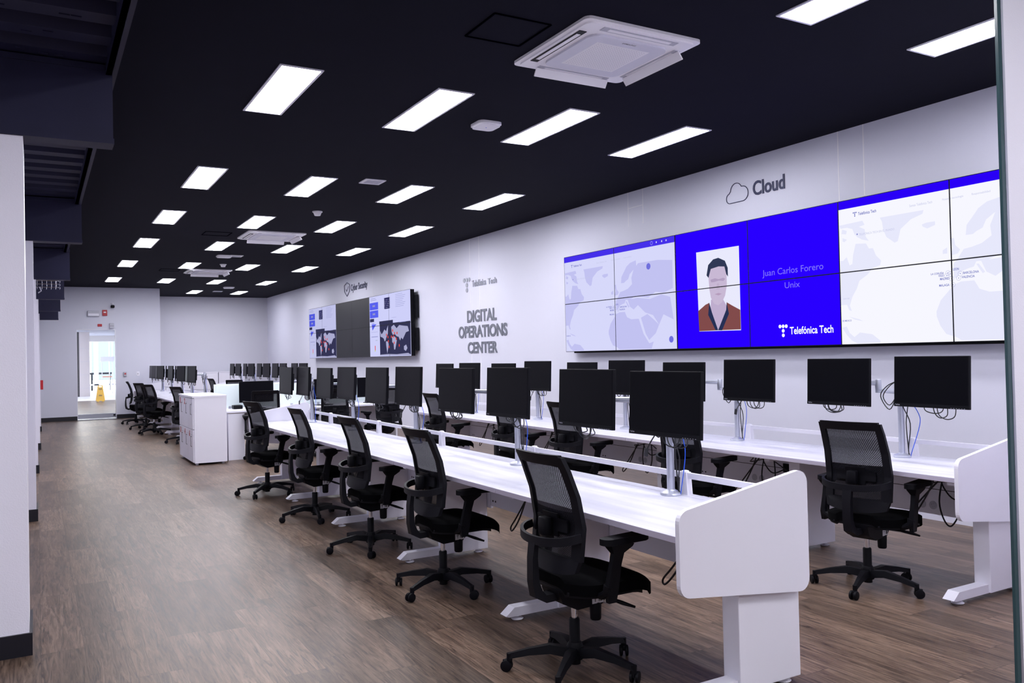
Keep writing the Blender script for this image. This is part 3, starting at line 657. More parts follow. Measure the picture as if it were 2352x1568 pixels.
Z0, ZM, Z1 = 1.515, 2.190, 2.857
cols1 = (22.56, 21.37, 20.20, 19.0, 17.79, 16.6, 15.42)
tv1 = thing('video_wall', 'video wall under the Cyber Security sign with dark panels between two dashboards', 'video wall')
panels(tv1, cols1, Z0, ZM, Z1)
MAPD = [[(.0,.67),(.0,.2),(.1,.12),(.0,.0)]]
def dashboard(t, y0, dim):
    x = XS+.002; k = .86 if dim else 1.0
    paper = em('dash%d' % dim, (.62*k, .63*k, .95*k), 1.0); blue = em('dblue%d' % dim, (.10*k, .12*k, .85*k)); dark = em('ddark', (.035, .035, .09)); mid = em('dmid', (.03, .03, .12)); lnd = em('dland', (.40, .40, .62)); red = em('dred', (.75, .06, .05)); txt = em('dtxt', (.30, .31, .6))
    wd = 2.36; bm = BM(); rect(bm, x, y0, y0-wd, Z0, Z1); pg = scr('dashboard_picture', bm, paper, t)
    def R(name, rs, mat, dx=.0005):
        bm = BM()
        for a0, a1, b0, b1 in rs: rect(bm, x-dx, y0-a0, y0-a1, b0, b1)
        return scr(name, bm, mat, pg)
    R('blue_tiles', [(.02, .55, 2.555, 2.715), (.02, .55, 2.378, 2.538), (.13, .42, 2.222, 2.233), (.14, .30, 2.245, 2.255)], blue)
    R('dark_tiles', [(.02, .28, 2.29, 2.36), (.60, 1.40, 2.222, 2.285)], dark)
    bm = BM(); poly_flat(bm, [(.13, 2.225-Z0), (.40, 2.225-Z0), (.17, 2.10-Z0)], x-.0005, y0, Z0); scr('funnel_chart', bm, blue, pg)
    chip = R('chip_graphic', [(.93, 1.23, 2.535, 2.775)]+[(.90, .93, 2.55+i*.03, 2.56+i*.03) for i in range(8)]+[(1.23, 1.26, 2.55+i*.03, 2.56+i*.03) for i in range(8)], mid)
    R('chip_pattern', [(.96+.045*i, .98+.045*i, 2.56+.04*j, 2.572+.04*j) for i in range(6) for j in range(5) if (i*3+j*5) % 4], lnd, .0008)
    R('text_lines', [(1.56, 1.95+.05*((i*7) % 4), 2.80-i*.036, 2.807-i*.036) for i in range(8)]+[(.1, .4, 2.80, 2.81), (.08, .45, 2.765, 2.775), (1.33, 1.6, 2.33, 2.335), (.1, .5, 2.06, 2.065), (.1, .5, 1.95, 1.965), (.35, .46, 1.87, 1.878), (1.75, 2.1, 2.215, 2.225), (.2, .36, 2.62, 2.66), (.2, .36, 2.44, 2.48)], txt, .0008)
    R('map_sea', [(.62, 2.34, 1.54, 2.222)], dark, .0005)
    bm = BM()
    lands = [[(.64,2.08),(.72,2.0),(.80,2.03),(.9,2.10),(1.0,2.06),(1.05,2.12),(1.12,2.18),(1.10,2.0),(1.0,1.92),(.96,1.86),(.90,1.84),(.86,1.90),(.78,1.93),(.66,1.95)],
     [(.98,1.84),(1.08,1.84),(1.14,1.78),(1.1,1.68),(1.05,1.58),(1.02,1.66),(.99,1.76)],
     [(1.30,2.14),(1.45,2.18),(1.6,2.1),(1.75,2.16),(1.95,2.14),(2.2,2.12),(2.26,2.02),(2.1,2.0),(2.0,1.92),(1.92,1.86),(1.84,1.90),(1.78,1.84),(1.7,1.92),(1.6,1.93),(1.5,1.98),(1.38,1.97),(1.32,2.03)],
     [(1.34,1.93),(1.5,1.93),(1.6,1.85),(1.55,1.75),(1.5,1.66),(1.44,1.66),(1.42,1.78),(1.34,1.82)],
     [(1.98,1.72),(2.1,1.75),(2.16,1.68),(2.08,1.62),(1.98,1.65)], [(.64,1.56),(1.1,1.57),(1.6,1.56),(2.2,1.58),(2.34,1.545),(.62,1.542)]]
    for i, l in enumerate(lands): poly_flat(bm, [(p[0], p[1]-Z0) for p in l], x-.0007-.00002*i, y0, Z0)
    scr('map_land', bm, lnd, pg)
    bm = BM()
    for a, b in ((1.02, 1.98), (1.10, 1.93), (1.12, 1.84), (1.16, 1.72), (1.38, 2.06), (1.48, 2.0), (1.62, 2.0), (1.30, 1.93), (1.42, 1.93), (1.57, 1.88), (1.45, 1.80), (1.73, 1.74)):
        add_lathe_flat(bm, x-.001, y0-a, b, .028, 8, .030)
    scr('red_markers', bm, red, pg)
    bm = BM(); rect(bm, x-.0007, y0-.30, y0-.34, 1.66, 1.76); scr('bar_red', bm, red, pg)
    bm = BM(); rect(bm, x-.0007, y0-.29, y0-.33, 1.63, 1.66); rect(bm, x-.0007, y0-.40, y0-.48, 1.87, 1.88); scr('bar_green', bm, em('dgreen', (.5, .7, .1)), pg)
dashboard(tv1, 22.56, 1); dashboard(tv1, 17.79, 0)
bm = BM(); rect(bm, XS+.002, 20.20, 17.79, Z0, Z1); scr('switched_off_panels', bm, flat('off_panel_glass', (.014, .014, .018), .4, spec=.14), tv1)
seams(tv1, cols1, Z0, ZM, Z1)
bm = BM()
for z in (1.62, 2.28):
    box2(bm, XS+.09, XS+.15, 15.36, 15.42, z, z+.46, .004)
obj('end_bracket', bm, M['plastic'], tv1)

def wall_sign(name, label, lines, mat, d=.006, extra=None, bold=.02, cat='wall lettering'):
    t = thing(name, label, cat, (0, 0, 0)); f = fw(6.665)
    for s, y0, wd, z, h in lines:
        bm = BM(); add_text(bm, s, -y0, z, wd, h, f, d, bold); obj('word', bm, mat, t)
    if extra: extra(t, f)
    return t
def ring3(bm, pts, w_, f, d):
    add_band(bm, [Vector(f(p[0], p[1], d/2)) for p in pts], w_, d/2)
def line_tube(bm, pts, r, x): add_tube(bm, [(x, -p[0], p[1]) for p in pts], r, 6)
def cloud_icon(t, f):
    bm = BM(); pts = []
    def arc(cx, cy, r, a0, a1, n=10):
        return [(cx+r*math.cos(rad(a0+(a1-a0)*k/n)), cy+r*math.sin(rad(a0+(a1-a0)*k/n))) for k in range(n+1)]
    base = -6.79
    pts = arc(base+.055, 3.165, .055, 270, 100)+arc(base+.15, 3.235, .085, 175, 25)+arc(base+.245, 3.19, .08, 80, -90)+[(base+.055, 3.11)]
    line_tube(bm, pts, .0045, 6.664); obj('cloud_outline', bm, M['navy'], t)
wall_sign('cloud_lettering', 'Cloud lettering with a cloud outline on the white wall above the wide video wall', [('Cloud', 6.395, .435, 3.135, .155)], M['navy'], .004, cloud_icon, .018)
def shield_icon(t, f):
    bm = BM(); b = -19.97
    line_tube(bm, [(b, 3.30), (b+.2, 3.36), (b+.4, 3.30), (b+.38, 3.14), (b+.2, 3.02), (b+.02, 3.14), (b, 3.30)], .008, 6.655)
    line_tube(bm, [(b+.12, 3.2), (b+.18, 3.14), (b+.3, 3.26)], .006, 6.655); obj('shield_outline', bm, M['navy'], t)
wall_sign('cyber_security_lettering', 'Cyber Security lettering with a shield outline above the farther video wall', [('Cyber Security', 19.50, 1.16, 3.08, .21)], M['navy'], .004, shield_icon, .018)
def dots_icon(t, f):
    bm = BM()
    for a, b in ((-13.33, 2.84), (-13.23, 2.84), (-13.13, 2.84), (-13.23, 2.75), (-13.23, 2.66)):
        v0 = [(a+.04*math.cos(2*PI*k/14), b+.04*math.sin(2*PI*k/14)) for k in range(14)]; add_prism(bm, v0, f, .006)
    obj('dot_logo', bm, M['letterlight'], t)
wall_sign('company_lettering', 'small silver Telefónica Tech lettering with a dotted T above the DIGITAL OPERATIONS CENTER words', [('Telefónica', 13.02, .52, 2.70, .115), ('Tech', 12.43, .30, 2.70, .10)], M['letterlight'], .006, dots_icon, .02)
wall_sign('centre_lettering', 'large grey metal DIGITAL OPERATIONS CENTER lettering on the wall between the video walls', [('DIGITAL', 13.24, 1.09, 2.08, .215), ('OPERATIONS', 13.60, 1.80, 1.81, .215), ('CENTER', 13.24, 1.10, 1.535, .20)], M['letter'], .005, None, .03)

# ------------------------------------------------------------------ office chair
def curve_prof(tab, v):
    for i in range(len(tab)-1):
        if v <= tab[i+1][0]:
            t = (v-tab[i][0])/(tab[i+1][0]-tab[i][0]); t = t*t*(3-2*t)*.35+t*.65
            return [tab[i][k]+(tab[i+1][k]-tab[i][k])*t for k in range(1, len(tab[i]))]
    return list(tab[-1][1:])
def make_chair():
    t = thing('office_chair', 'x', 'office chair')
    # star base (turns on its own)
    bm = BM(); add_lathe(bm, [(.020, .050), (.038, .055), (.040, .115), (.030, .135)], 16)
    for k in range(5):
        a = 2*PI*k/5; R = Matrix.Rotation(a, 3, 'Z'); prof = [(.025, .088, .045, .032), (.12, .105, .04, .026), (.22, .093, .03, .019), (.315, .073, .024, .014)]; rings = []
        for r_, z_, hh, hw in prof:
            rings.append([bm.verts.new(R @ Vector((r_, q*hw, z_+s*hh*.5))) for q, s in ((-1, -1), (1, -1), (.62, 1), (-.62, 1))])
        for i in range(3):
            for j in range(4): bm.faces.new((rings[i][j], rings[i][(j+1) % 4], rings[i+1][(j+1) % 4], rings[i+1][j]))
        bm.faces.new(rings[0][::-1]); bm.faces.new(rings[-1])
        add_tube(bm, [R @ Vector((.312, 0, .085)), R @ Vector((.312, 0, .050))], .014, 8)
    base = obj('star_base', bm, M['plastic'], t, True)
    for k in range(5):
        a = 2*PI*k/5+.0; R = Matrix.Rotation(a, 3, 'Z'); R2 = Matrix.Rotation(a+.9+k, 3, 'Z'); c = R @ Vector((.312, 0, 0))
        bm = BM()
        for s in (-1, 1):
            vs0 = set(bm.verts); add_lathe(bm, [(.018, -.008), (.0265, -.006), (.0275, 0), (.0265, .006), (.018, .009)], 16)
            nv = [v for v in bm.verts if v not in vs0]
            bmesh.ops.rotate(bm, cent=(0, 0, 0), matrix=Matrix.Rotation(PI/2, 3, 'X'), verts=nv); bmesh.ops.translate(bm, vec=(-.014, s*.014, .0275), verts=nv)
        add_box(bm, (-.010, 0, .042), (.046, .012, .026), None, .004)
        bmesh.ops.rotate(bm, cent=(0, 0, 0), matrix=R2, verts=bm.verts[:]); bmesh.ops.translate(bm, vec=c, verts=bm.verts[:])
        obj('caster', bm, M['plastic'], base, True)
    bm = BM(); add_lathe(bm, [(.014, .03), (.026, .032), (.026, .240), (.022, .246)], 16); gl = obj('gas_lift', bm, M['plastic'], t, True)
    bm = BM(); add_lathe(bm, [(.014, .24), (.014, .32)], 14); obj('piston', bm, M['chrome'], gl, True)
    bm = BM(); add_prism(bm, [(-.13, .395), (-.11, .345), (-.03, .305), (.11, .312), (.155, .36), (.155, .405), (-.13, .405)], lambda a, b, q: (a, -.075+q, b), .15)
    add_box(bm, (.0, 0, .41), (.26, .30, .018), None, .004)
    mech = obj('tilt_mechanism', bm, M['plastic'], t, True)
    bm = BM(); add_lathe(bm, [(.023, .238), (.027, .246), (.029, .31), (.02, .33)], 14, (.085, -.055, 0)); obj('tension_knob', bm, M['plastic'], mech, True)
    bm = BM(); add_tube(bm, [(.05, -.06, .37), (.09, -.17, .362), (.12, -.22, .350), (.17, -.25, .330)], [.008, .008, .010, .006], 8); obj('lever', bm, M['plastic'], mech, True)
    bm = BM(); add_box(bm, (.085, -.0765, .338), (.064, .003, .036)); lb = obj('label', bm, M['label'], mech, label='white printed label')
    bm = BM(); f = lambda a, b, q: (a, -.0784, b)
    add_text(bm, 'T', .062, .328, .014, .020, f, 0, .03)
    for i, w_ in enumerate((.002, .0012, .002, .003, .0012, .002)): box2(bm, .088+i*.004, .088+i*.004+w_, -.0786, -.0780, .328, .348)
    obj('label_print', bm, M['ink'], lb)
    # seat
    def P(u, v, dz=0):
        x = -.135+.485*v; s = 2*u-1
        hw = .245*(1-abs(2*v-1)**3.4)**.30 if 0 < v < 1 else .10
        hw = max(hw, .13); y = s*hw
        return Vector((x, y, .482-.018*(1-abs(s)**2)*(1-abs(2*v-.8)**2)*.8-(.075*max(0, (v-.62)/.38)**1.9)-.026*abs(s)**5+dz))
    bm = BM(); shell(bm, lambda u, v: P(u, v), 20, 20, lambda u, v: True, -.050, Vector((0, 0, 1))); seat = obj('seat', bm, M['fabric'], t, True)
    bm = BM(); shell(bm, lambda u, v: Vector((P(u, v).x*.96, P(u, v).y*.95, min(.434, P(u, v).z-.049))), 14, 14, lambda u, v: v < .80, -.014, Vector((0, 0, 1))); obj('seat_shell', bm, M['plastic'], seat, True)
    # back
    tab = [(0, -.150, .192, .490), (.10, -.132, .210, .56), (.36, -.115, .212, .71), (.62, -.140, .208, .85), (.85, -.185, .203, .97), (1.0, -.222, .198, 1.045)]
    def B(u, v, dx=0):
        x, hw, z = curve_prof(tab, v); s = 2*u-1
        if v < .1: z += .02*abs(s)**3
        return Vector((x+.030*s*s+dx, s*hw, z))
    nu, nv = 30, 40
    def fm(u, v):
        s = abs(2*u-1); side = .80 if v > .36 else .80-.10*(.36-v)/.36
        top, bot = .895, .125
        if v > top or v < bot or s > side: return not (s > .93 and (v > .985))
        # rounded inner corners
        return False
    bm = BM(); shell(bm, lambda u, v: B(u, v), nu, nv, fm, .022); fr = obj('back_frame', bm, M['plastic2'], t, True)
    bm = BM(); shell(bm, lambda u, v: B(.07+.86*u, .12+.81*v, .012), 10, 16, lambda u, v: True, .0015); obj('back_mesh', bm, M['mesh'], t, True)
    # lower double layer of fabric and lumbar pad
    bm = BM(); shell(bm, lambda u, v: B(.2+.6*u, .26+.20*v, -.006), 8, 5, lambda u, v: not ((u < .2 or u > .8) and (v < .2 or v > .8)), .010); lum = obj('lumbar_pad', bm, M['plastic'], t, True)
    bm = BM(); add_box(bm, (-.152, 0, .70), (.045, .062, .085), None, .010); obj('height_slider', bm, M['plastic'], lum, True)
    bm = BM(); shell(bm, lambda u, v: B(.1+.8*u, .27+.21*v, .018), 8, 6, lambda u, v: True, .0015); obj('lower_mesh', bm, M['mesh_dense'], t, True)
    # yoke and spine
    bm = BM(); pts = []
    for k in range(17):
        a = PI*(k/16); pts.append((-.095-.125*math.sin(a)**.8, .212*math.cos(a), .672-.028*math.sin(a)))
    add_band(bm, pts, .019, .008); yk = obj('yoke', bm, M['plastic2'], t, True)
    bm = BM(); rings = []
    for x, z, hw, hx in ((-.214, .655, .030, .010), (-.224, .56, .026, .014), (-.222, .45, .026, .018), (-.208, .395, .027, .024), (-.17, .368, .030, .018), (-.06, .375, .045, .016)):
        d = 0 if z > .44 else 1; 
        if z > .40: rings.append([bm.verts.new((x+a*hx, b*hw, z)) for a, b in ((-1, -1), (1, -1), (1, 1), (-1, 1))])
        elif x < -.19: rings.append([bm.verts.new((x+a*hx*.8, b*hw, z+a*.014)) for a, b in ((-1, -1), (1, -1), (1, 1), (-1, 1))])
        else: rings.append([bm.verts.new((x, b*hw, z+a*hx)) for a, b in ((-1, -1), (1, -1), (1, 1), (-1, 1))])
    for i in range(len(rings)-1):
        for j in range(4): bm.faces.new((rings[i][j], rings[i][(j+1) % 4], rings[i+1][(j+1) % 4], rings[i+1][j]))
    bm.faces.new(rings[0][::-1]); bm.faces.new(rings[-1]); obj('spine', bm, M['plastic2'], t, True)
    # arms
    for s in (-1, 1):
        bm = BM(); add_tube(bm, [(-.01, s*.13, .412), (-.01, s*.24, .408), (-.005, s*.275, .425), (.0, s*.282, .46)], [.016, .018, .022, .024], 8)
        rings = []
        for x, z, hx, hy in ((.01, .385, .020, .012), (.012, .44, .030, .015), (.036, .55, .026, .013), (.05, .60, .028, .014), (.06, .628, .056, .028), (.06, .641, .062, .032)):
            rings.append([bm.verts.new((x+a*hx, s*.285+b*hy, z)) for a, b in ((-1, -1), (1, -1), (1, 1), (-1, 1))])
        for i in range(len(rings)-1):
            for j in range(4): bm.faces.new((rings[i][j], rings[i][(j+1) % 4], rings[i+1][(j+1) % 4], rings[i+1][j]))
        bm.faces.new(rings[0][::-1]); bm.faces.new(rings[-1])
        ar = obj('armrest', bm, M['plastic'], t, True)
        bm = BM(); h, q = .125, .044
        add_prism(bm, rounded([(-h, -q*.8), (h, -q), (h, q), (-h, q*.8)], .034), lambda a, b, r_, s=s: (.09+a, s*.282+b, .641+r_+.010*(a/h)**2*(1 if a > 0 else .2)), .028)
        obj('arm_pad', bm, M['plastic'], ar, True)
    return t
chair0 = make_chair(); used = [False]
def place_chair(x, y, deg, label, group, star=0):
    if not used[0]: c = chair0; c.location = (x, y, 0); c.rotation_euler = (0, 0, rad(deg)); c['label'] = label; c['group'] = group; used[0] = True
    else: c = clone(chair0, (x, y, 0), rad(deg), label, group)
    for ch in c.children:
        if ch.name.startswith('star_base'): ch.rotation_euler = (0, 0, rad(star-deg))
    return c

# ------------------------------------------------------------------ bench desks
def foot_geo(bm, x0, x1, yc, w_=.07):
    pr_ = [(x0, .035), (x0+.02, .028), (x1, .028), (x1, .078), (x0+.055, .078)]
    add_prism(bm, pr_, lambda a, b, q: (a, yc-w_/2+q, b), w_)
def make_leg(t, yc, D):
    bm = BM(); box2(bm, .34, D-.04, yc-.05, yc+.05, .03, .70, .004); box2(bm, .06, D-.06, yc-.025, yc+.025, .685, .711); lg = obj('leg', bm, M['whitemetal'], t)
    bm = BM(); foot_geo(bm, .0, .35, yc); obj('foot', bm, M['whitemetal'], lg)
    for x in (.09, D-.10):
        bm = BM(); add_lathe(bm, [(.030, 0), (.036, .006), (.026, .014), (.012, .016), (.012, .032)], 18, (x, yc, 0)); obj('leveler', bm, M['white'], lg, True)
    return lg
def make_desk(L, D=.75):
    t = thing('desk', 'x', 'desk')
    bm = BM(); box2(bm, 0, D, .002, L-.002, .712, .740, .002); obj('desktop', bm, M['desk'], t)
    bm = BM(); box2(bm, -.0015, .0, .002, L-.002, .713, .739); obj('front_edge', bm, M['edge'], t)
    bm = BM(); box2(bm, .03, D-.03, .03, L-.03, .705, .711); obj('underside', bm, M['wood'], t)
    bm = BM(); box2(bm, D-.035, D-.017, .07, L-.07, .36, .70); box2(bm, D-.037, D-.015, .07, .16, .34, .70); box2(bm, D-.037, D-.015, L-.16, L-.07, .34, .70)
    mp_ = obj('modesty_panel', bm, M['whitemetal'], t)
    bm = BM(); box2(bm, D-.0375, D-.036, .16, L-.16, .528, .532)
    for y in (.20, .24, L-.24, L-.20):
        for z in (.40, .66): box2(bm, D-.039, D-.037, y-.006, y+.006, z-.006, z+.006)
    obj('panel_seam', bm, M['plastic'], mp_)
    bm = BM()
    for y in (.62, .70):
        for z in (.42,):
            v0 = set(bm.verts); add_lathe(bm, [(.028, -.001), (.028, .001)], 14); nv = [v for v in bm.verts if v not in v0]
            bmesh.ops.rotate(bm, cent=(0, 0, 0), matrix=Matrix.Rotation(PI/2, 3, 'Y'), verts=nv); bmesh.ops.translate(bm, vec=(D-.037, y, z), verts=nv)
            for k in range(4):
                a = k*PI/2+.4; box2(bm, D-.040, D-.038, y+.012*math.cos(a)-.003, y+.012*math.cos(a)+.003, z+.012*math.sin(a)-.003, z+.012*math.sin(a)+.003)
    obj('cable_holes', bm, M['grey'], mp_)
    make_leg(t, L-.06, D)
    bm = BM(); box2(bm, D-.16, D-.10, .30, L-.55, .655, .70, .004); ps = obj('power_strip', bm, M['whitemetal'], t)
    for y in (.46, .54):
        bm = BM(); v0 = []; add_box(bm, (D-.165, y, .672), (.02, .045, .045), None, .008); obj('red_socket', bm, M['red'], ps)
    bm = BM(); box2(bm, D-.205, D-.175, .445, .475, .655, .69, .004); box2(bm, D-.045, D-.035, .30, .38, .50, .57); obj('plug', bm, M['plastic'], ps)
    bm = BM(); y0 = .46; x0 = D-.19
    add_tube(bm, sm([(x0, y0, .66), (x0+.01, y0-.01, .58), (x0+.05, y0-.06, .50), (D-.06, y0-.12, .53)]), .005, 6)
    add_tube(bm, sm([(x0, y0+.05, .66), (x0-.01, y0+.10, .60), (x0+.04, y0+.16, .57), (x0+.09, y0+.02, .60), (x0+.06, y0-.14, .56), (x0+.10, y0-.2, .50)]), .0045, 6)
    add_tube(bm, sm([(x0+.02, y0-.1, .68), (x0+.01, y0-.12, .46), (x0, y0-.07, .34), (x0, y0-.02, .36), (x0+.01, y0+.02, .48), (x0+.03, y0+.0, .66)]), .0055, 6)
    add_tube(bm, sm([(.54, .42, .685), (.51, .41, .66), (.50, .48, .58), (.49, .62, .42), (.485, .69, .345), (.485, .67, .325), (.49, .58, .42), (.50, .48, .60), (.53, .49, .685)]), .0055, 6)
    obj('cable', bm, M['cable'], ps, True)
    return t
PANEL = [(-.02, .50), (.73, .415), (.73, .965), (-.02, .845)]
def end_panel(x, y, label, th=.024, first_leg=None):
    t = thing('desk_divider', label, 'desk end panel', (x, y, 0))
    bm = BM(); add_prism(bm, rounded(PANEL, .055, 6), lambda a, b, q: (a, -q, b), th); obj('panel', bm, M['white'], t)
    return t
def bench(x, ystart, L, n, name, panel0, panel1, D=.75, rail_posts=()):
    src = None
    for k in range(n):
        lb = 'white bench desk, %s from the near end of %s' % (ORD[k], name)
        if src is None:
            src = make_desk(L, D); src.location = (x, ystart+k*L, 0); src['label'] = lb; src['group'] = 'desks of '+name
        else: clone(src, (x, ystart+k*L, 0), 0, lb, 'desks of '+name)
        if k == 0:
            first = [o for o in C.objects if o.parent is None]
    # near leg, part of the first desk
    lg = make_leg(src, .07, D)
    if panel0: end_panel(x, ystart-.002, panel0)
    if panel1: end_panel(x, ystart+n*L+.028, panel1)
    t = thing('desk_railing', 'white rail on short posts along the back edge of '+name, 'rail', (x+D-.03, ystart, .74))
    bm = BM(); box2(bm, -.008, .008, .0, n*L, .085, .117, .003); obj('rail', bm, M['whitemetal'], t)
    for yy in rail_posts:
        bm = BM(); add_prism(bm, [(-.032, 0), (.032, 0), (.022, .118), (-.022, .118)], lambda a, b, q, yy=yy: (-.016+q, yy-ystart+a, b), .036)
        add_lathe(bm, [(.022, .112), (.020, .124), (.008, .127)], 12, (.0, yy-ystart, 0)); obj('post', bm, M['whitemetal'], t, True)
make_l = None
bench(2.26, 2.62, 1.56, 5, 'the front bench', 'white rounded end panel closing the near end of the front bench', 'white rounded end panel at the far end of the front bench', .75, (3.39, 4.93, 6.45, 7.95, 9.53))
bench(4.53, 2.87, 1.53, 5, 'the rear bench by the wall', 'white rounded end panel of the rear bench beside the glass edge', 'white rounded end panel at the far end of the rear bench', .75, (3.63, 5.15, 6.68, 8.2, 9.7))
bench(2.28, 17.1, 1.52, 5, 'the far left bench', None, 'white end panel of the far left bench beside the back wall', .75, (17.8, 19.3, 20.8, 22.3, 23.9))
bench(4.40, 16.9, 1.56, 5, 'the far right bench', None, 'white end panel of the far right bench in the alcove', .75, (17.6, 19.2, 20.8, 22.4, 24.0))

# ------------------------------------------------------------------ monitors and their arms
def make_monitor(var):
    t = thing('monitor', 'x', 'monitor'); tl = Matrix.Rotation(rad(2.5), 3, 'Y'); H_ = .335
    def fin(nm, bm, mat, par, smooth=False):
        bmesh.ops.rotate(bm, cent=(0, 0, H_/2), matrix=tl, verts=bm.verts[:]); return obj(nm, bm, mat, par, smooth)
    bm = BM(); box2(bm, .0, .022, -.27, .27, 0, H_, .003); fin('housing', bm, M['bezel'], t)
    bm = BM(); box2(bm, -.0008, .0, -.262, .262, .026, H_-.007); fin('screen', bm, M['screen'], t)
    bm = BM(); box2(bm, -.002, .0, -.268, .268, .001, .0225); ch = fin('lower_bezel', bm, M['bezel'], t)
    bm = BM(); add_text(bm, 'ThinkVision' if var < 9 else 'x', -.258, .009, .035, .008, lambda a, b, q: (-.0024, -a, b)); fin('bezel_mark', bm, M['grey'], ch)
    bm = BM()
    for k in range(6): box2(bm, -.0026, -.002, -.245+k*.018, -.237+k*.018, .004, .0055)
    fin('bezel_buttons', bm, M['grey'], ch)
    bm = BM(); box2(bm, .022, .060, -.19, .19, .05, .26, .008); bk = fin('rear_cover', bm, M['plastic'], t)
    bm = BM(); box2(bm, .060, .068, -.05, .05, .11, .21, .003); fin('mounting_plate', bm, M['silver'], bk)
    bm = BM(); rnd = random.Random(var)
    for k in range(3+var % 2):
        y0 = -.06+rnd.uniform(-.05, .05)+(.1 if var % 2 else -.04); y1 = y0+rnd.uniform(.07, .13); d = rnd.uniform(.035, .085)
        add_tube(bm, sm([(.04, y0, .07), (.042, y0-.006, .0), (.04+.01*k, y0+.012, -d*.75), (.045, (y0+y1)/2, -d), (.04, y1-.012, -d*.7), (.042, y1+.006, .0), (.04, y1, .07)]), .0034, 6)
    if var == 0:
        add_tube(bm, sm([(.03, .06, .04), (.02, .11, -.02), (.0, .13, -.07)]), .0036, 6); add_box(bm, (-.005, .135, -.09), (.012, .022, .045), Matrix.Rotation(.2, 3, 'X'), .003)
    obj('cable', bm, M['cable'], t, True)
    return t
mons = [make_monitor(k) for k in range(4)]; mused = [False]*4; mcount = [0]
def place_monitor(x, y, z, deg, label, group):
    k = mcount[0] % 4; mcount[0] += 1; loc = (x, y, z-.167)
    if not mused[k]: mused[k] = True; c = mons[k]; c.location = loc; c.rotation_euler = (0, 0, rad(deg)); c['label'] = label; c['group'] = group
    else: c = clone(mons[k], loc, rad(deg), label, group)
    return c
def make_arm(px, py, ms, label, group, zt=.74):
    """silver pole with one arm link per monitor; ms = list of (x, y, z)"""
    t = thing('monitor_mount', label, 'monitor arm', (px, py, zt), 0, group)
    bm = BM(); add_lathe(bm, [(.056, 0), (.058, .006), (.055, .014), (.036, .022), (.024, .028), (.022, .03)], 24); obj('base', bm, M['silver'], t, True)
    top = max(m_[2] for m_ in ms)+.04-zt
    bm = BM(); add_lathe(bm, [(.0205, .02), (.0205, top), (.017, top+.004)], 20); obj('pole', bm, M['silver'], t, True)
    bm = BM(); add_ring(bm, (-.0209, -.004, .10)); obj('pole_mark', bm, M['grey'], t)
    for i, (mx, my, mz) in enumerate(ms):
        z = mz-zt-.01+i*.0; x, y = mx-px+.092, my-py
        bm = BM(); add_lathe(bm, [(.026, z-.025-i*.055), (.028, z-.02-i*.055), (.028, z+.02-i*.055), (.026, z+.025-i*.055)], 18); 
        d = math.hypot(x, y)
        if d > .30:
            el = (.05, y*.52)
            for (p, q, zz) in (((0, 0), el, z-i*.055), (el, (x, y), z)):
                add_tube(bm, [(p[0], p[1], zz), (q[0], q[1], zz)], [.018, .012], 8)
            add_lathe(bm, [(.020, z-.070), (.022, z-.066), (.022, z+.022), (.019, z+.026)], 16, (el[0], el[1], 0))
        else: add_tube(bm, [(0, 0, z), (x, y, z)], [.020, .016], 8)
        add_lathe(bm, [(.016, z-.03), (.016, z+.03)], 14, (x, y, 0)); obj('arm_link', bm, M['silver'], t, True)
    rnd = random.Random(int(py*100))
    bm = BM(); s = rnd.uniform(.8, 1.2)
    add_tube(bm, sm([(.02, -.01, top-.10), (.015, -.05, top-.16), (.02, -.105*s, top-.26), (.02, -.11*s, top-.34), (.02, -.06, .04), (.02, -.05, .002)]), .0026, 6); obj('network_cable', bm, M['blue'], t, True, label='blue network cable')
    bm = BM()
    for k in range(2):
        add_tube(bm, sm([(.02, -.02+.02*k, top-.03), (.0, -.035-.03*k, top-.13), (-.01, -.06+.04*k, top-.2), (.01, -.03-.03*k, top-.33), (.02, -.035, .05), (.03, -.03-.015*k, .002)]), .0038, 6)
    for k in range(2): add_tube(bm, sm([(.0, .02, top-.04), (-.02, .07+.02*k, top-.08), (-.02, .12+.02*k, top-.15), (-.01, .08, top-.21-.03*k), (.0, .03, top-.14), (.01, .02, top-.05)]), .0036, 6)
    obj('cable', bm, M['cable'], t, True, label='black monitor cables')
    return t
def add_ring(bm, c, r=.010):
    a = [[bm.verts.new((c[0], c[1]+q*math.cos(2*PI*k/12), c[2]+q*math.sin(2*PI*k/12))) for k in range(12)] for q in (r, r-.002)]
    for k in range(12): bm.faces.new((a[0][k], a[0][(k+1) % 12], a[1][(k+1) % 12], a[1][k]))

FM = [((2.805,3.349,1.229,1.4),(2.762,3.996,1.238,.1),(2.89,3.42)), ((2.766,4.930,1.245,1.6),(2.760,5.718,1.239,2.3),(2.87,4.97)),
      ((2.79,6.730,1.247,1.0),(2.737,7.365,1.241,.4),(2.885,6.79)), ((2.788,8.392,1.241,.3),(2.762,9.076,1.231,-.6),(2.885,8.45)),
      ((2.74,9.84,1.240,-.9),(2.69,10.43,1.237,.7),(2.86,9.87))]
NM = [((5.03,3.345,1.262,-3.2),(5.01,4.05,1.251,-.8),(5.12,3.63)), ((4.96,4.87,1.251,0),(4.93,5.615,1.232,-.5),(5.08,5.12)),
      ((4.95,6.46,1.253,.7),(4.93,7.19,1.236,-.6),(5.07,6.63)), ((4.92,8.06,1.252,1.0),(4.90,8.82,1.228,2.5),(5.04,8.25)),
      ((4.89,9.71,1.236,1.9),(4.86,10.41,1.228,-.6),(5.01,9.82))]
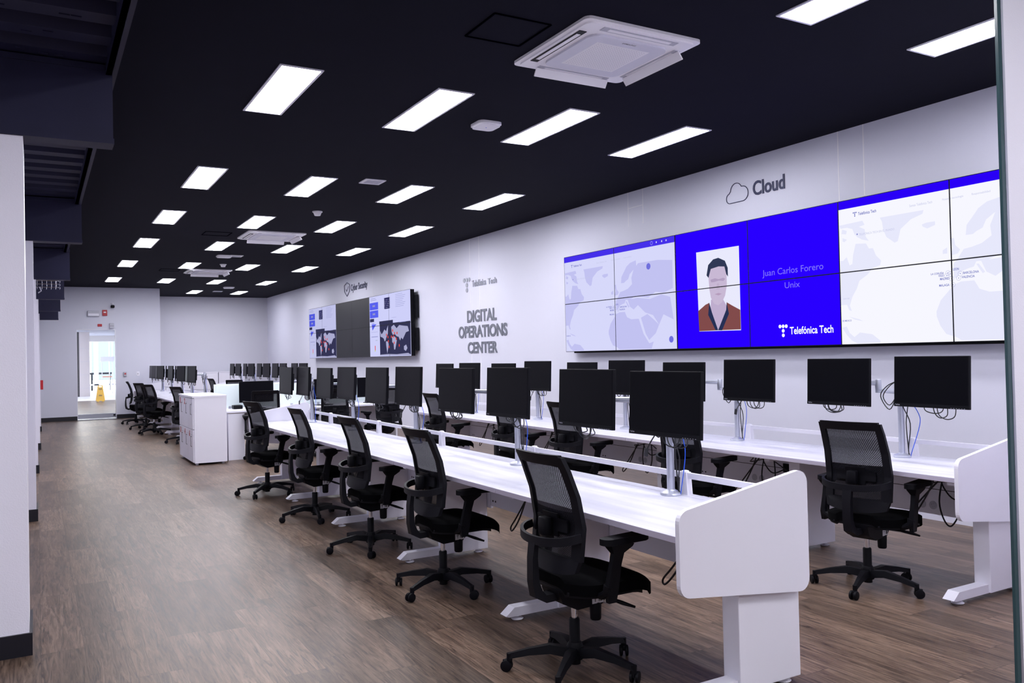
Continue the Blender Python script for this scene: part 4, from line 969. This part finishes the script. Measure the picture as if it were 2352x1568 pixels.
def setup(data, name):
    for i, (b, a, p) in enumerate(data):
        o = ORD[i]; q = 1-.022/b[0]; b = (b[0]*q, b[1]*q)+b[2:]; a = (a[0]*q, a[1]*q)+a[2:]; p = (max(p[0], b[0]+.122), p[1])
        place_monitor(b[0], b[1], b[2], b[3], 'nearer black monitor at the %s desk of %s' % (o, name), 'monitors of '+name)
        place_monitor(a[0], a[1], a[2], a[3], 'farther black monitor at the %s desk of %s' % (o, name), 'monitors of '+name)
        make_arm(p[0], p[1], [b[:3], a[:3]], 'silver monitor mount on the %s desk of %s' % (o, name), 'monitor arms of '+name)
setup(FM, 'the front bench'); setup(NM, 'the rear bench by the wall')
G3 = [17.75, 18.42, 19.25, 20.05, 20.85, 21.65, 22.65, 23.45, 24.05, 24.7]
G4 = [17.27, 17.95, 18.91, 19.62, 20.47, 21.22, 22.13, 22.86, 23.75, 24.55]
r3 = (6, -4, 9, -8, 3, -7, 8, -3, 4, 0); r4 = (2, -2, 1, 0, 3, -2, 4, -3, 2, 0)
setup([((2.70, G3[2*i], 1.245, r3[2*i]), (2.70, G3[2*i+1], 1.245, r3[2*i+1]), (2.82+.04, (17.2, 18.8, 20.2, 21.9, 23.6)[i])) for i in range(5)], 'the far left bench')
setup([((4.82, G4[2*i], 1.25, r4[2*i]), (4.82, G4[2*i+1], 1.25, r4[2*i+1]), (4.95, G4[2*i]+.2)) for i in range(5)], 'the far right bench')

# ------------------------------------------------------------------ chairs in place
star = (3, 20, 34, -5, 12)
for i, (x, y, a, s) in enumerate(((2.20, 3.31, 0, 6), (2.26, 4.91, 1, 63), (2.26, 6.25, 2, 33), (2.26, 7.76, 2, 45), (2.22, 9.45, 12, 15))):
    place_chair(x, y, a, 'black mesh office chair, %s along the front bench from its near end' % ORD[i], 'chairs at the front bench', s)
for i, (x, y, a, s) in enumerate(((4.49, 3.44, 10, 60), (4.46, 5.03, 4, 5), (4.43, 6.58, 3, 50), (4.42, 7.72, 0, 20), (4.38, 9.42, 2, 40))):
    place_chair(x, y, a, 'black mesh office chair, %s along the rear bench from the glass edge' % ORD[i], 'chairs at the rear bench', s)
for lb, x, y, a, s in (('black office chair seen side-on beside the back wall', 2.10, 22.4, -8, 10), ('black office chair second from the back wall at the far left bench', 2.13, 20.5, 25, 40),
    ('black mesh office chair in the middle of the far left bench', 2.12, 18.9, 30, 0), ('black mesh office chair half hidden behind the white locker', 2.37, 16.45, 20, 20)):
    place_chair(x, y, a, lb, 'chairs at the far left bench', s)
for lb, x, y, a in (('black office chair whose top shows above the frosted screen, farther one', 4.12, 22.9, 10), ('black office chair whose top shows above the frosted screen, nearer one', 4.15, 20.6, 60)):
    place_chair(x, y, a, lb, 'chairs at the far right bench', 15)

# ------------------------------------------------------------------ supervisor desks across the room
def cross_desk(x0, x1, y0, y1, label, first=False):
    t = thing('desk', label, 'desk', (x0, y0, 0), 0, 'desks across the room'); w_, d_ = x1-x0, y1-y0
    bm = BM(); box2(bm, 0, w_, 0, d_, .712, .74, .002); obj('desktop', bm, M['white'], t)
    boxobj('underside', (.02, w_-.02, .02, d_-.02, .70, .711), M['wood'], t)
    boxobj('side_panel', (.02, .26 if first else .045, .02, d_-.04, 0, .70), M['white'], t); boxobj('side_panel', (w_-.045, w_-.02, .1, d_-.04, 0, .70), M['white'], t)
    boxobj('modesty_panel', (.27, w_-.05, d_-.10, d_-.08, .3, .70), M['white'], t); return t
cross_desk(2.47, 3.86, 13.0, 13.72, 'white desk across the room just behind the white locker', True)
cross_desk(3.87, 5.26, 13.0, 13.72, 'white desk across the room below the frosted screens, nearer the video wall')
def fscreen(x0, x1, y, label):
    t = thing('desk_screen', label, 'desk screen', ((x0+x1)/2, y, .74), 0, 'frosted glass desk screens'); w_ = (x1-x0)/2
    boxobj('glass', (-w_, w_, -.006, .006, .01, .37), M['frost'], t, .002)
    for a in (-w_*.7, w_*.7): boxobj('clamp', (a-.02, a+.02, -.012, .012, -.0, .04), M['alu'], t)
fscreen(2.44, 3.84, 13.70, 'pale green frosted glass screen on the desk behind the locker')
fscreen(3.87, 5.24, 13.70, 'pale green frosted glass screen on the desk nearer the video wall')
fscreen(2.55, 3.84, 14.50, 'pale green frosted glass screen farther back, on the desk facing away')
t = cross_desk(2.5, 5.2, 13.76, 14.55, 'white desk on the far side of the frosted screens, facing the back wall')
def desk_monitor(x, y, label, ang=0):
    t = thing('desktop_monitor', label, 'monitor', (x, y, .74), rad(ang), 'monitors on the desks across the room')
    bm = BM(); box2(bm, -.13, .13, -.09, .09, 0, .012, .004); obj('stand_base', bm, M['plastic'], t)
    bm = BM(); box2(bm, -.03, .03, .0, .025, .01, .30); obj('stand_neck', bm, M['plastic'], t)
    bm = BM(); box2(bm, -.265, .265, -.03, -.005, .10, .43, .003); h_ = obj('housing', bm, M['bezel'], t)
    boxobj('screen', (-.257, .257, -.031, -.030, .122, .422), M['screen'], h_)
desk_monitor(3.0, 13.42, 'wide black monitor on a stand at the desk behind the white locker')
desk_monitor(4.08, 13.40, 'black monitor on a stand above the cardboard box, middle of the desks across the room')
desk_monitor(4.92, 13.42, 'black monitor on a wide flat stand, at the desk end nearer the video wall')
boxobj_ = boxobj
t = tag(boxobj('desk_phone', (2.66, 2.80, 13.45, 13.62, .741, .80), M['plastic'], None, .012), 'dark desk phone on the desk behind the locker', 'phone')
t = tag(boxobj('cardboard_box', (4.02, 4.35, 13.3, 13.55, 0, .55), M['card'], None, .004), 'brown cardboard box standing under the desk nearer the video wall', 'box')
for lb, x, y, a, s in (('black mesh office chair at the desk behind the white locker, back to the camera', 2.98, 12.75, 80, 0), ('black mesh office chair turned in profile below the frosted screens', 4.02, 12.60, 68, 30), ('black mesh office chair at the desk nearer the video wall, back to the camera', 4.72, 12.3, 100, 10)):
    place_chair(x, y, a, lb, 'chairs at the desks across the room', s)

# ------------------------------------------------------------------ white lockers
t = thing('locker', 'white six-door locker cabinet with red numbers standing at the edge of the aisle', 'locker', (1.94, 12.70, 0))
boxobj('carcass', (.02, .47, 0, 1.32, .03, .975), M['white'], t); boxobj('top_panel', (-.005, .475, -.005, 1.325, .975, 1.0), M['white'], t)
for x, y in ((.06, .06), (.42, .06), (.06, 1.26), (.42, 1.26)):
    bm = BM(); add_lathe(bm, [(.022, 0), (.022, .03)], 12, (x, y, 0)); obj('foot', bm, M['grey'], t)
nums = iter('4', ) if False else iter(['5', '2', '1', '6', '4', '3'])
for r_, (z0, z1) in enumerate(((.52, .965), (.045, .51))):
    for k in range(3):
        y0 = .02+k*.43; d_ = boxobj('door', (.0, .02, y0, y0+.42, z0, z1), M['white'], t, .002)
        zc = (z0+z1)/2+.06
        bm = BM(); box2(bm, -.002, .0, y0+.19, y0+.206, zc-.075, zc+.075); box2(bm, -.002, .0, y0+.10, y0+.206, zc+.068, zc+.075); box2(bm, -.002, .0, y0+.10, y0+.206, zc-.075, zc-.068)
        obj('recessed_handle', bm, M['plastic'], d_)
        bm = BM(); add_box(bm, (-.002, y0+.10, z1-.07), (.004, .016, .016), None, .002); obj('lock', bm, M['alu'], d_)
        n_ = next(nums)
        if not (r_ == 0 and k == 0):
            bm = BM(); add_text(bm, n_, -(y0+.33), z1-.105, .085, .09, lambda a, b, q: (-.002-q, -a, b), .001, .06); obj('door_number', bm, M['red'], d_)
# low white cabinets in the alcove
for i, x in enumerate((3.35, 4.17, 4.99)):
    lb = ('low white cabinet in the alcove, the one nearest the grey corner', 'low white cabinet in the alcove with a dark handle, middle one', 'low white cabinet in the alcove, the one nearest the video wall')[i]
    t = thing('cabinet', lb, 'cabinet', (x, 27.45, 0), 0, 'low white cabinets in the alcove')
    boxobj('carcass', (0, .80, .02, .45, .0, 1.13), M['white'], t); boxobj('top_panel', (-.005, .805, 0, .46, 1.13, 1.16), M['white'], t)
    for k in range(2):
        for z0, z1 in ((.02, .60), (.62, 1.12)):
            d_ = boxobj('door', (.005+k*.4, .395+k*.4, .0, .02, z0, z1), M['white'], t, .003); boxobj('handle', (.34+k*.4-(.29 if k else 0), .355+k*.4-(.29 if k else 0), -.012, 0, z1-.2, z1-.08), M['plastic'], d_)
